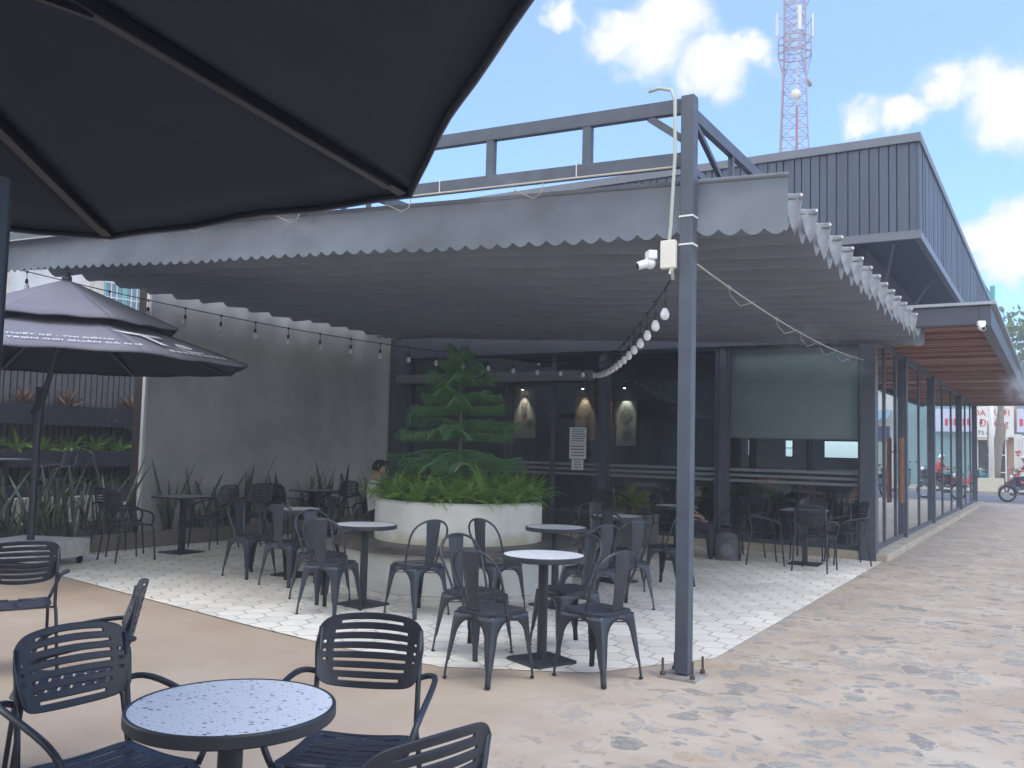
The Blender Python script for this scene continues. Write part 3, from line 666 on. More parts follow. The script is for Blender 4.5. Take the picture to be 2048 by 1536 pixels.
# round planter
pl = thing('round_planter', PC, 0, 'round pale plaster planter with a dark bench ring around it', 'planter')
b = MB(); b.lathe([(1.30,.0),(1.32,.02),(1.32,.42)], 72); b.lathe([(1.32,.42),(.90,.42)], 72); b.build('bench_base', planterc, pl, auto=True)
b = MB(); b.lathe([(.96,.425),(1.40,.425),(1.42,.435),(1.42,.468),(1.40,.478),(.955,.478)], 72); b.build('bench_seat', woodbench, pl, auto=True)
b = MB(); b.lathe([(.955,.43),(.955,.86),(.95,.895),(.925,.915),(.87,.92),(.85,.90),(.85,.80)], 72); b.build('planter_wall', stained(), pl, auto=True)
b = MB(); b.lathe([(.852,.80),(.5,.86),(.001,.9)], 40); b.build('soil', soil, pl)
i = 0
for ring, n, sc_ in ((.80,22,1.0),(.60,15,1.05),(.35,8,1.0)):
    for k in range(n):
        a = 2*math.pi*(k+rp.uniform(-.2,.2))/n
        put(proto_f[i%4], (PC.x+ring*math.cos(a), PC.y+ring*math.sin(a), .88), rp.uniform(0,6), sc_*rp.uniform(.78,1.12), 'bright green sword fern at the ' + ('right','back','left','front')[int(((a-math.pi*.15)%6.283)/1.571)] + (' rim' if ring > .7 else ' middle' if ring > .5 else ' core') + ' of the round planter', 'ferns on the round planter'); i += 1
# norfolk pine
def norfolk():
    t = thing('norfolk_pine', (PC.x-.02,PC.y,.88), 0, 'young norfolk pine with tiered branches rising from the ferns of the round planter', 'pine tree')
    b = MB(); b.tube([(0,0,0),(.01,0,.5),(0,.01,1.0),(-.02,0,1.5),(-.04,.01,1.72)], [.028,.024,.018,.011,.005], 8); b.build('trunk', mat('pine_bark', (.14,.15,.08), .8, var=.3, vscale=20), t, smooth=True)
    rr = random.Random(8); tiers = [(.20,.74,.22),(.30,.70,.02),(.42,.76,.28),(.58,.70,.12),(.74,.72,.34),(.90,.58,.22),(1.04,.62,.42),(1.20,.48,.38),(1.34,.44,.62),(1.48,.33,.7),(1.60,.26,1.0)]
    for k, (z, ln, el) in enumerate(tiers):
        n = 6 if k < 9 else 5
        for q in range(n):
            az = 2*math.pi*q/n + k*.55 + rr.uniform(-.12,.12); l = ln*rr.uniform(.85,1.12)*1.05; e = el+rr.uniform(-.16,.16)
            d = Vector((math.cos(az),math.sin(az),0)); sd_ = Vector((-math.sin(az),math.cos(az),0)); b = MB()
            pts = []; m = 16; p = Vector((0,0,z)); a = e
            for i in range(m+1):
                pts.append((p.copy(), a)); a = e - .75*(i/m) + (.7*(max(0,i/m-.5)/.5)**1.4); p = p + (d*math.cos(a)+Vector((0,0,1))*math.sin(a))*l/m
            b.tube([x[0] for x in pts], [.009*(1-i/(m+1))+.003 for i in range(m+1)], 5)
            for i in range(1, 19):
                t_ = i/19; j = min(m-1, int(t_*m)); fr_ = t_*m-j; q0 = pts[j][0].lerp(pts[j+1][0], fr_); a_ = pts[j][1]
                f = d*math.cos(a_)+Vector((0,0,1))*math.sin(a_); bl = .22*min(1,l/.5)*math.sin(math.pi*min(.95,.2+.72*t_))**.6*rr.uniform(.88,1.1)
                for s in (-1,1):
                    dr = (sd_*s*.80 + f*.62 + Vector((0,0,-.28))).normalized(); e1 = q0+dr*bl*.5+Vector((0,0,.012)); e2 = q0+dr*bl+Vector((0,0,-.02*bl/.2-.03))
                    b.tube([q0, e1, e2], [.0048,.0046,.0025], 4, caps=True)
            b.build('branch', pineM, t)
norfolk()
# sword-leaved plants along the wall and in the left bed
def snake(seed, n, h):
    rr = random.Random(seed); b = MB()
    for i in range(n):
        az = rr.uniform(0,6.28); blade(b, (rr.uniform(-.10,.10),rr.uniform(-.12,.12),0), (math.cos(az),math.sin(az),0), rr.uniform(1.02,1.52), h*rr.uniform(.6,1.12), rr.uniform(.045,.075), rr.uniform(-.05,.4), 6, rr.uniform(-1,1), .18)
    return b
sn = []
for k in range(4):
    t = thing('sword_leaf_plant', (0,0,-50), 0, 'x', 'plant'); snake(40+k, (7,8,6,8)[k], (1.08,.95,1.15,.82)[k]).build('leaves', snakeM, t, solid=.004); sn.append(t)
ORD = 'first second third fourth fifth sixth seventh eighth ninth tenth eleventh twelfth thirteenth'.split()
rr = random.Random(21); i = 0
for y in [8.75+.40*q for q in range(13)]:
    put(sn[i%4], (-11.17+rr.uniform(-.06,.06), y+rr.uniform(-.12,.12), .15), rr.uniform(0,6), rr.uniform(.85,1.1), ORD[i] + ' sword-leaved plant along the cement wall, counted from its white end strip', 'sword-leaved plants along the cement wall'); i += 1
for q in range(26):
    k_, back = q % 13, q >= 13
    put(sn[i%4], ((-11.95 if back else -11.25)+rr.uniform(-.16,.12), 4.75+.29*k_+rr.uniform(-.06,.06), .16), rr.uniform(0,6), rr.uniform(.78,1.08), ORD[k_]+' sword-leaved plant from the left in the '+('back' if back else 'front')+' row before the terrace', 'sword-leaved plants before the terrace'); i += 1
for q in range(11):
    put(proto_f[q%4], (-14.08, 6.3+.46*q, 1.26), rr.uniform(0,6), rr.uniform(.75,.95), ORD[q] + ' bright fern from the left in the middle trough of the slat fence', 'ferns in the middle trough'); 
for q in range(11):
    put(proto_d[q%2], (-14.03, 6.3+.46*q, .70), rr.uniform(0,6), rr.uniform(.75,.95), ORD[q] + ' dim fern from the left in the lowest trough of the slat fence', 'ferns in the lowest trough')
br_lab = ['red-brown rosette plant in the top trough, furthest left behind the umbrella pole','red-brown rosette plant in the top trough just right of the umbrella pole','tallest red-brown rosette plant in the top trough, beside the cement wall']
for q, y in enumerate((8.25,9.0,10.22)):
    t = thing('rosette_plant', (-14.1,y,2.0), 0, br_lab[q], 'plant', 'rosette plants in the top trough'); b = MB(); r_ = random.Random(60+q)
    for i in range(42):
        az = r_.uniform(0,6.28); blade(b, (0,0,.0), (math.cos(az),math.sin(az),0), r_.uniform(.35,1.45), r_.uniform(.25,.46)*(1.2 if q==2 else 1), .034, r_.uniform(0,.7), 5, 0, .3)
    b.build('leaves', bromM, t)
t = thing('trailing_plant', (-14.0,10.1,1.75), 0, 'small pale trailing vine hanging below the tallest rosette plant', 'plant'); b = MB(); r_ = random.Random(9)
pts = [Vector((0,-.55+.09*i,.14-.035*i)) for i in range(8)]; b.tube(pts, .004, 4)
for p in pts:
    for s in (0,1): blade(b, p, (r_.uniform(-1,1),r_.uniform(-1,1),0), .3, .10, .06, .6, 4)
b.build('leaves', limeM, t)
# plants and planter box by the shop front
gb = thing('square_planter', (-5.75,13.5,GZ), 0, 'square grey cement planter standing before the shop front behind the right tables', 'planter')
b = MB(); b.box(-.23,.23,-.23,.23,0,.5); b.build('box', mat('grey_planter', (.16,.17,.165), .8, var=.15, vscale=4), gb, bevel=.01)
b = MB(); b.box(-.2,.2,-.2,.2,.49,.505); b.build('soil', soil, gb)
t = thing('broadleaf_plant', (-5.85,13.5,GZ+.5), 0, 'lime-green broad-leaved plant growing from the square grey planter', 'plant'); b = MB(); r_ = random.Random(3)
for q in range(9):
    x, y = r_.uniform(-.28,.28), r_.uniform(-.15,.15); h = r_.uniform(.2,.42); b.tube([(x*.3,y*.3,0),(x,y,h)], .006, 4)
    for k in range(9):
        az = r_.uniform(0,6.28); blade(b, (x,y,h*(.4+.07*k)), (math.cos(az),math.sin(az),0), r_.uniform(.1,1.0), r_.uniform(.12,.19), .10, .8, 5)
b.build('leaves', limeM, t)
for k, (x, y, h, lb) in enumerate(((-5.05,15.0,1.15,'dark potted palm inside the glass between the two middle mullions'),(-4.3,15.3,1.25,'taller dark potted palm inside the glass behind the roller blind'))):
    t = thing('potted_palm', (x,y,.14), 0, lb, 'plant'); b = MB(); b.lathe([(.14,0),(.2,.02),(.24,.42),(.2,.43)], 20); b.build('pot', blackp, t, smooth=False)
    b = MB(); r_ = random.Random(70+k)
    for i in range(20): frond(b, (0,0,.4), r_.uniform(0,6.28), r_.uniform(.8,1.5), h*r_.uniform(.6,1), r_.uniform(.6,1.6), .16, 16, r_)
    b.build('fronds', leafA, t)
# ============================================================ UMBRELLAS
poleM = mat('umbrella_pole', (.03,.036,.05), .4, .3, var=.1)
whiteP = mat('white_print', (.72,.72,.72), .7)
def umbrella(cx_, cy_, a0, pole, label, base=True, ZR=2.4):
    t = thing('cantilever_umbrella', (pole[0],pole[1],0), 0, label, 'umbrella', 'octagonal umbrellas')
    Rr = 2.12
    V = lambda k, r, z: Vector((cx_+r*math.cos(R(a0+45*k)), cy_+r*math.sin(R(a0+45*k)), ZR+z))
    def cone(r0, z0, r1, z1, nm, sagk, edge, valn, m_=None, par=None, dz=0):
        b = MB(); nu = 12; nv = 8
        for k in range(8):
            A, B_ = V(k,r0,z0), V(k+1,r0,z0); Ai, Bi = V(k,r1,z1), V(k+1,r1,z1)
            def f(u, v):
                p = A.lerp(B_,u).lerp(Ai.lerp(Bi,u), v); s_ = math.sin(math.pi*u)
                ctr = Vector((cx_,cy_,p.z)); p = p + (ctr-p)*(edge*s_*(1-v)); p.z -= sagk*s_*math.sin(math.pi*min(1,v*.9+.1)); p.z += .008*math.sin(v*9+u*13+k)*(1-v)*s_ + dz
                return p
            b.grid(f, nu, nv)
            def g(u, v):
                p = f(u, 0); p.z -= valn*v; return p
            b.grid(g, nu, 1)
        bm_ = b.build(nm, m_ or umbc, par or t, smooth=True, world=True, solid=.003)
        return bm_
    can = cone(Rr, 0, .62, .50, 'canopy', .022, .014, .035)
    cone(Rr-.01, 0, .62, .50, 'shade_sheet', .022, .014, .02, undersideM, can, -.012)  # dark sheet added under the cloth, standing in for its shaded underside
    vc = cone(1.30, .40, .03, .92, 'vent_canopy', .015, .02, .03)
    cone(1.29, .40, .05, .92, 'shade_sheet', .015, .02, .02, undersideM, vc, -.012)
    b = MB(); b.lathe([(.03,.9),(.055,.92),(.055,.96),(.03,.98),(.03,1.0),(.001,1.02)], 16, (cx_,cy_,2.4)); P('finial', b, poleM, t, auto=True)
    b = MB(); b.lathe([(.05,.30),(.08,.32),(.08,.42),(.05,.44)], 16, (cx_,cy_,2.4)); b.tube([(cx_,cy_,2.62),(cx_,cy_,3.3)], .022, 10); hb = P('hub', b, poleM, t, auto=True)
    for k in range(8):
        b = MB(); a = V(k, Rr*.985, -.015); c = V(k, .09, .60)
        b.bar(a.lerp(c,.03), c, .042, .045); rb = P('rib', b, poleM, t, bevel=.004)
        b = MB(); b.bar(a.lerp(c,.0), a.lerp(c,.07), .05, .03); P('rib_tip', b, poleM, rb)
        b = MB(); b.bar(a.lerp(c,.52)-Vector((0,0,.02)), V(k,.06,.36), .02, .022); P('strut', b, poleM, rb)
    b = MB(); b.tube([(pole[0],pole[1],.30),(pole[0],pole[1],2.1)], .042, 16); P('pole', b, poleM, t, auto=True)
    b = MB(); q = Vector((pole[0],pole[1],1.78 if base else 2.0)); e = Vector((cx_,cy_,2.74)); b.tube([q, e], .032, 12); P('tilt_arm', b, poleM, t, auto=True)
    if base:
        b = MB(); b.tube([(pole[0],pole[1],1.68),(pole[0],pole[1],1.9)], .06, 16); b.ball((pole[0],pole[1]-.07,1.8), .03); P('crank_collar', b, poleM, t, auto=True)
    if base:
        M = Matrix.Translation((pole[0],pole[1],0)) @ Matrix.Rotation(R(20),4,'Z')
        b = MB(); b.box(-.46,.46,-.46,.46,.10,.30,M); bb = P('concrete_base', b, mat('speckled_concrete', (.36,.37,.36), .85, c2=(.52,.52,.50), vscale=9, bump=.25, bscale=60, detail=9), t, bevel=.012)
        for sx in (-1,1):
            for sy in (-1,1):
                b = MB(); b.tube([M@Vector((sx*.38-.014,sy*.38,.045)), M@Vector((sx*.38+.014,sy*.38,.045))], .045, 14); b.bar(M@Vector((sx*.38,sy*.38,.05)), M@Vector((sx*.38,sy*.38+.03,.105)), .05, .02); P('caster', b, blackp, bb, auto=True)
    return t, can
def panel_M(cx_, cy_, a0, k, v, u=0, slant=0):
    am = R(a0+45*k+22.5); ap = math.cos(R(22.5)); r0, z0, r1, z1 = 2.12*ap, 0, .62*ap, .50
    out = Vector((math.cos(am), math.sin(am), 0)); side = Vector((-math.sin(am), math.cos(am), 0))
    upv = (Vector((0,0,z1-z0)) - out*(r0-r1)).normalized(); nrm = side.cross(upv).normalized()
    o_ = Vector((cx_,cy_,2.4)) + out*r0 + upv*v + side*u + nrm*.006
    M = Matrix((side, upv, nrm)).transposed().to_4x4(); M.translation = o_; return M
U1 = (-9.75,6.1,-12.5)
ut, uc = umbrella(*U1, (-10.35,6.22), 'charcoal two-tier umbrella with white lettering standing at the left edge of the patio', True)
def local(M, par):
    o_ = Vector((0,0,0)); pp = par
    while pp: o_ += pp.location; pp = pp.parent
    return Matrix.Translation(-o_) @ M
SM = Matrix.Diagonal((1.55,1,1,1))
txt('THIẾT KẾ - THI CÔNG', .062, local(panel_M(*U1,7,.30,.06) @ SM, uc), whiteP, 'lettering', uc, .0015)
txt('SETUP TRỌN GÓI QUÁN CÀ PHÊ', .066, local(panel_M(*U1,7,.15,.05) @ SM, uc), whiteP, 'lettering', uc, .0015)
Ml = local(panel_M(*U1,0,.0), uc); b = MB()
def lg(poly): b.prism(poly, 0, .002, Ml)
lg([(-.62,.66),(-.30,.70),(.08,.70),(.08,.62),(-.16,.62),(-.16,.30),(-.25,.30),(-.25,.62),(-.45,.61)])
lg([(.02,.36),(.10,.47),(.22,.46),(.26,.36),(.18,.28),(.06,.28)])
lg([(-.12,.27),(.05,.20),(.28,.22),(.36,.27),(.22,.17),(.02,.15)])
for q in range(9): lg([(-.35+q*.1,.12),(-.32+q*.1,.12),(-.30+q*.1,.06),(-.33+q*.1,.06)]); lg([(-.32+q*.1,.12),(-.28+q*.1,.12),(-.28+q*.1,.105),(-.31+q*.1,.105)])
b.build('emblem', whiteP, uc)
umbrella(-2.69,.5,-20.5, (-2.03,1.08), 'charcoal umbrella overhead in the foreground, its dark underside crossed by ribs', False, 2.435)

# ============================================================ FURNITURE
# pressed-metal bistro chair
def metal_chair():
    t = thing('metal_chair', (0,0,-50), 0, 'x', 'chair')
    n = 24
    def rsq(h, r, k, n=24):
        out = []
        for c in range(4):
            a = R(45+90*c); cx_, cy_ = (h-r)*(1,-1,-1,1)[c], (h-r)*(1,1,-1,-1)[c]
            for j in range(n//4): 
                th = R(90*c) + R(90)*j/(n//4-1); out.append((cx_+r*math.cos(th), cy_+r*math.sin(th)))
        return out
    b = MB(); L_ = [(.175,.07,.405),(.178,.07,.432),(.180,.07,.446),(.172,.066,.452),(.150,.055,.449),(.08,.03,.444),(.0005,.0001,.442)]
    vs = []
    for h, r, z in L_: vs += [(x,y+.0,z) for x,y in rsq(h,r,0)]
    m = len(rsq(.1,.01,0)); b.add(vs, [(i*m+j, i*m+(j+1)%m, (i+1)*m+(j+1)%m, (i+1)*m+j) for i in range(len(L_)-1) for j in range(m)])
    b.build('seat', chairm, t, auto=True, solid=.003)
    for sx in (-1,1):
        for sy in (-1,1):
            b = MB(); vs = []; Z = [0,.03,.10,.13,.2,.27,.30,.325,.345,.362,.376,.387,.395,.400,.43]
            for z in Z:
                k = z/.43; cx_ = .205-(.205-.176)*k; cy_ = (.235 if sy<0 else .215)-((.235 if sy<0 else .215)-.176)*k
                w = .025 if z < .115 else .034+.020*(z-.115)/.155
                if z > .27: u = min(1,(z-.27)/.13); w = .054+(.174-.054)*(1-math.sqrt(max(0,1-u*u)))
                if z > .4: w = .174
                c_ = .012
                # flange along -x side, rounded corner, flange along -y side
                prof = [(-w,0),(-w*.55,0),(-c_*1.2,0),(-c_*.35,-c_*.35),(0,-c_*1.2),(0,-w*.55),(0,-w)]
                vs += [(sx*(cx_+px), sy*(cy_+py), z) for px,py in prof]
            m = 7; b.add(vs, [(i*m+j, i*m+j+1, (i+1)*m+j+1, (i+1)*m+j) for i in range(len(Z)-1) for j in range(m-1)])
            lg_ = b.build('leg', chairm, t, auto=True, solid=.004)
            b = MB(); fy = .235 if sy<0 else .215; b.box(min(sx*.184,sx*.204),max(sx*.184,sx*.204),min(sy*(fy-.021),sy*(fy-.001)),max(sy*(fy-.021),sy*(fy-.001)),-.001,.012); b.build('foot', rubber, lg_)
    b = MB(); b.bar((-.17,-.17,.375),(.17,.17,.375),.018,.006); b.bar((-.17,.17,.366),(.17,-.17,.366),.018,.006); b.build('cross_brace', chairm, t)
    pth = []
    for q in ((-.176,-.04,.40),(-.178,-.045,.46),(-.190,-.085,.56),(-.205,-.125,.65),(-.212,-.15,.705),(-.198,-.174,.765),(-.155,-.193,.812),(-.085,-.208,.842),(0,-.213,.852)): pth.append(q)
    pth = pth + [(-x,y,z) for x,y,z in pth[-2::-1]]
    sm = []
    for i in range(len(pth)-1):
        for u in (0,.5): sm.append(tuple(pth[i][c]*(1-u)+pth[i+1][c]*u for c in range(3)))
    sm.append(pth[-1]); sm = [sm[0]] + [tuple((sm[i-1][c]+2*sm[i][c]+sm[i+1][c])/4 for c in range(3)) for i in range(1,len(sm)-1)] + [sm[-1]]
    b = MB(); b.tube(sm, .0095, 8); b.build('back_frame', chairm, t, smooth=True)
    b = MB()
    def sp(u, v):
        w = .050+.032*v; x = (u*2-1)*w; y = -.165-.047*v - .008*math.sin(math.pi*v); z = .447+.40*v
        inn = 1 if (.25 < u < .75 and .12 < v < .72) else 0
        edge = 1 if (.19 < u < .81 and .09 < v < .75) else 0
        return (x, y - .004*edge + .003*inn - .006*(1-(2*u-1)**2), z)
    b.grid(sp, 16, 24); b.build('splat', chairm, t, auto=True, solid=.003)
    return t
# slatted arm chair
def plate(fn, W, rows, slots, skipx, nu=60):
    pass
def slat_chair():
    t = thing('slatted_armchair', (0,0,-50), 0, 'x', 'chair')
    NU, NR = 44, 8; sub = 5
    nv = NR*sub + (NR-1)*2
    def rowkind(j):
        m = j % (sub+2); return m >= sub
    def skip(i, j):
        if not rowkind(j): return False
        u = abs((i+.5)/NU*2-1); k = j//(sub+2)
        if u < (.60 if k in (0,6) else .70): return True
        if .80 < u < .885 and k in (2,3,4): return True
        return False
    def f(u, v):
        s_ = u*2-1; W_ = .215*(1-.10*(1-v)**2*1.0)*(1-.06*max(0,v-.6)/.4)
        ca = 1-abs(s_)**10*.27
        hh = (.118+.020*(1-s_*s_))*ca
        z = .735+ (v-.5)*2*hh + .012*(1-s_*s_)*0
        y = -.235-.06*(v-.5) - .045*(1-s_*s_)
        return (s_*W_, y, z)
    b = MB(); b.grid(f, NU, nv, skip=skip); b.build('backrest', slatm, t, auto=True, solid=.005)
    NS = 9; nv2 = NS*4+(NS-1)*1
    def sk2(i, j):
        m = j % 5
        if m < 4: return False
        u = (i+.5)/40*2-1; return .06 < abs(u) < .78
    def g(u, v):
        s_ = u*2-1; w = .215-.03*(1-v)**2-.02*max(0,(v-.8)/.2)**2
        cr = 1-abs(s_)**8*.12
        y = -.20+.42*v; y = .01+(y-.01)*cr
        return (s_*w, y, .452-.016*math.sin(math.pi*v)-.012*(1-s_*s_)+(-.03*max(0,(v-.88)/.12)**1.5))
    b = MB(); b.grid(g, 40, nv2, skip=sk2); b.build('seat', slatm, t, auto=True, solid=.004)
    for s in (-1,1):
        b = MB(); b.tube([(s*.225,-.285,0),(s*.205,-.225,.41),(s*.20,-.205,.455),(s*.198,-.215,.52),(s*.195,-.262,.82)], .0105, 8); b.build('rear_leg', slatm, t, smooth=True)
        b = MB(); P_ = [(s*.225,.225,0),(s*.215,.19,.40),(s*.205,.165,.436),(s*.15,.15,.437),(s*.03,.145,.437)]; b.tube(P_, .0105, 8); b.build('front_leg', slatm, t, smooth=True)
        A = [(s*.195,-.255,.645),(s*.225,-.262,.655),(s*.262,-.235,.66),(s*.275,-.15,.655),(s*.278,-.02,.635),(s*.276,.08,.612),(s*.270,.135,.585),(s*.258,.165,.54),(s*.240,.172,.49),(s*.215,.165,.436)]
        sm = []
        for i in range(len(A)-1):
            for u in (0,.5): sm.append(tuple(A[i][c]*(1-u)+A[i+1][c]*u for c in range(3)))
        sm.append(A[-1]); sm = [sm[0]]+[tuple((sm[i-1][c]+2*sm[i][c]+sm[i+1][c])/4 for c in range(3)) for i in range(1,len(sm)-1)]+[sm[-1]]
        b = MB(); b.tube(sm, .0115, 8); b.build('armrest', slatm, t, smooth=True)
    b = MB(); b.bar((-.2,-.19,.436),(.2,-.19,.436),.018,.012); b.build('rear_rail', slatm, t)
    return t
terraM = mat('terrazzo_white', (.78,.80,.82), .22)
def terrazzo():
    m = terraM; t = m.node_tree; B_ = t.nodes['Principled BSDF']; tc = t.nodes.new('ShaderNodeTexCoord')
    cur = None
    for scl, th, cc, rot in ((44,.19,(.15,.16,.19,1),.5),(95,.2,(.30,.32,.36,1),1.1)):
        mp = t.nodes.new('ShaderNodeMapping'); mp.inputs['Rotation'].default_value = (0,0,rot); mp.inputs['Scale'].default_value = (1,1.7,0); t.links.new(tc.outputs['Object'], mp.inputs[0])
        v = t.nodes.new('ShaderNodeTexVoronoi'); v.inputs['Scale'].default_value = scl; t.links.new(mp.outputs[0], v.inputs['Vector'])
        s_ = t.nodes.new('ShaderNodeSeparateColor'); t.links.new(v.outputs['Color'], s_.inputs[0])
        mu = t.nodes.new('ShaderNodeMath'); mu.operation = 'MULTIPLY'; t.links.new(s_.outputs[0], mu.inputs[0]); mu.inputs[1].default_value = th*2.0
        ls = t.nodes.new('ShaderNodeMath'); ls.operation = 'LESS_THAN'; t.links.new(v.outputs['Distance'], ls.inputs[0]); t.links.new(mu.outputs[0], ls.inputs[1])
        g2 = t.nodes.new('ShaderNodeMath'); g2.operation = 'GREATER_THAN'; t.links.new(s_.outputs[1], g2.inputs[0]); g2.inputs[1].default_value = .52
        m3_ = t.nodes.new('ShaderNodeMath'); m3_.operation = 'MULTIPLY'; t.links.new(ls.outputs[0], m3_.inputs[0]); t.links.new(g2.outputs[0], m3_.inputs[1])
        mx = t.nodes.new('ShaderNodeMixRGB'); t.links.new(m3_.outputs[0], mx.inputs[0]); mx.inputs[2].default_value = cc
        if cur is None: mx.inputs[1].default_value = (.86,.88,.90,1)
        else: t.links.new(cur, mx.inputs[1])
        cur = mx.outputs[0]
    t.links.new(cur, B_.inputs['Base Color'])
terrazzo()
def round_table():
    t = thing('round_table', (0,0,-50), 0, 'x', 'table')
    b = MB(); b.lathe([(.20,.716),(.296,.716),(.300,.721),(.300,.750),(.297,.754),(.289,.754),(.289,.748)], 64); tt = b.build('tabletop', tablerim, t, auto=True)
    b = MB(); b.lathe([(.2885,.7495),(.2885,.7525),(.001,.7530)], 64); b.build('terrazzo_inlay', terraM, tt, auto=True)
    b = MB(); b.lathe([(.036,.018),(.036,.70),(.10,.705),(.10,.716)], 24); b.build('column', tablerim, t, auto=True)
    b = MB(); b.prism([(.19,.165),(.165,.19),(-.165,.19),(-.19,.165),(-.19,-.165),(-.165,-.19),(.165,-.19),(.19,-.165)], 0, .016); b.build('base_plate', tablerim, t, bevel=.004)
    return t
def square_table():
    t = thing('square_table', (0,0,-50), 0, 'x', 'table')
    b = MB(); b.box(-.29,.29,-.29,.29,.722,.748); tt = b.build('tabletop', tablerim, t, bevel=.003)
    b = MB(); b.box(-.283,.283,-.283,.283,.748,.751); b.build('top_surface', greytop, tt)
    b = MB(); b.box(-.034,.034,-.034,.034,.016,.71); b.box(-.11,.11,-.11,.11,.71,.722); b.build('column', tablerim, t, bevel=.003)
    b = MB(); b.box(-.21,.21,-.21,.21,0,.014); b.build('base_plate', tablerim, t, bevel=.003)
    return t
PR = {'m': metal_chair(), 's': slat_chair(), 'r': round_table(), 'q': square_table()}
usedp = set()
GRP = {'m':'metal bistro chairs','s':'slatted armchairs','r':'round terrazzo tables','q':'square grey tables'}
def place(k, x, y, rz, label, z=GZ, s=1):
    if k in usedp: t = copy_tree(PR[k])
    else: usedp.add(k); t = PR[k]
    t.location = (x,y,z); t.rotation_euler = (0,0,R(rz)); t.scale = (s,s,s); tag(t, label, None, GRP[k]); return t
# front table and its four chairs
place('r', -3.18,5.73, -24, 'round terrazzo table nearest the steel post on the patio')
place('m', -3.23,5.12, -11, 'black metal chair nearest the camera on the patio, back to us, left of post')
place('m', -2.67,5.57, 76, 'black metal chair between the table and the foot of the steel post')
place('m', -3.72,5.66, -100, 'black metal chair left of the table nearest the post, half behind another chair')
place('m', -3.24,6.22, 152, 'metal chair facing us across the table nearest the post')
# table left of it
place('r', -5.64,6.66, -8, 'round terrazzo table in front of the left half of the round planter bench')
place('m', -5.62,6.19, 9, 'black metal chair with its back to us at the left table before the planter bench')
place('m', -4.98,6.62, 76, 'black metal chair right of the left planter table, backrest against the pale bench')
place('m', -6.12,6.60, -100, 'black metal chair doubled behind another at the left planter table')
# table right of planter
place('r', -4.20,7.80, -12, 'round terrazzo table touching the right end of the planter bench')
place('m', -4.52,7.22, -16, 'black metal chair in front of the planter bench, just left of the nearest table')
place('m', -3.64,7.42, 70, 'metal chair seen from behind to the right of the bench-end table')
place('m', -3.62,8.12, 62, 'metal chair leaning right behind the bench-end table chairs, seen edge-on')
# table near shop front
place('r', -4.40,9.66, -20, 'round terrazzo table in front of the square grey planter')
place('m', -4.08,9.02, -14, 'metal chair with its back to us at the table before the grey planter')
place('m', -4.98,10.25, -155, 'metal chair facing us at the table before the grey planter')
place('m', -3.78,9.72, 84, 'metal chair half hidden behind the steel post')
# left rear tolix group
place('r', -7.50,7.62, 4, 'round terrazzo table left of the planter among four metal chairs')
place('m', -7.08,7.12, 6, 'metal chair with its back to us at the round table left of the planter')
place('m', -7.80,7.25, -95, 'leftmost metal chair, side-on, at the round table left of the planter')
place('m', -7.72,8.22, 168, 'metal chair facing us behind the round table left of the planter')
place('m', -7.45,8.95, 150, 'metal chair in shade deeper behind the round table, left of the bench')
# left square tables
place('q', -10.08,8.15, 2, 'square grey table on the far left of the patio beside the kerb')
place('s', -9.93,7.24, -8, 'slatted armchair before the far left square table, nearer of two side by side')
place('s', -10.53,7.52, -7, 'slatted armchair before the far left square table, closer to the kerb')
place('s', -10.22,8.78, 178, 'slatted armchair behind the far left square table')
place('s', -10.15,9.45, 205, 'slatted armchair turned aside between the two left square tables')
place('q', -10.28,10.87, 2, 'square grey table by the cement wall left of the planter ferns')
place('s', -10.25,10.25, -4, 'slatted armchair with its back to us before the square table by the wall')
place('s', -10.35,11.5, 176, 'slatted armchair behind the square table by the wall')
place('s', -9.75,11.95, 188, 'slatted armchair in shade right of the square table by the wall')
# right rear square table
place('q', -3.03,12.91, 3, 'square grey table near the corner column of the shop front')
place('s', -3.50,12.55, -62, 'slatted armchair left of the table near the corner column, side-on')
place('s', -2.76,12.32, -2, 'slatted armchair with its back to us near the corner column')
place('s', -2.58,13.35, 118, 'slatted armchair between the corner column and its table')
place('s', -3.12,13.55, 182, 'slatted armchair against the glass behind the table near the corner column')
# seated customer's table
place('r', -4.62,12.15, 10, 'round table hidden behind the steel post near the shop front')
place('s', -4.95,12.85, -95, 'slatted armchair the dark-clothed customer sits on behind the post')
place('s', -4.02,13.15, 150, 'slatted armchair with a dark jacket hung over it beside the glass')
place('s', -6.35,12.95, 165, 'slatted armchair before the lime plant next to the square grey planter')
place('s', -8.62,10.35, 60, 'slatted armchair the pale-shirted customer sits on left of the planter')
# foreground
place('r', -2.09,1.90, 20, 'large-looking round terrazzo table in the lower left foreground', 0)
place('s', -2.16,2.50, 205, 'slatted armchair right of the foreground table, facing it', 0)
place('s', -2.68,1.93, -93, 'slatted armchair left of the foreground table, seen from behind', 0)
place('s', -1.52,1.80, 78, 'slatted armchair cut off at the bottom edge of the picture', 0)
place('s', -3.80,2.50, 144, 'slatted armchair seen edge-on behind the left foreground chair', 0)
place('s', -5.78,3.40, 66, 'slatted armchair at the left edge before the umbrella base', 0)
# terrace
place('q', -13.35,7.55, 0, 'square table on the raised terrace behind the umbrella pole', .42)
place('s', -13.25,8.25, 175, 'slatted armchair on the raised terrace right of the umbrella pole', .42)
place('s', -13.3,6.95, -5, 'slatted armchair on the raised terrace at the left edge', .42)
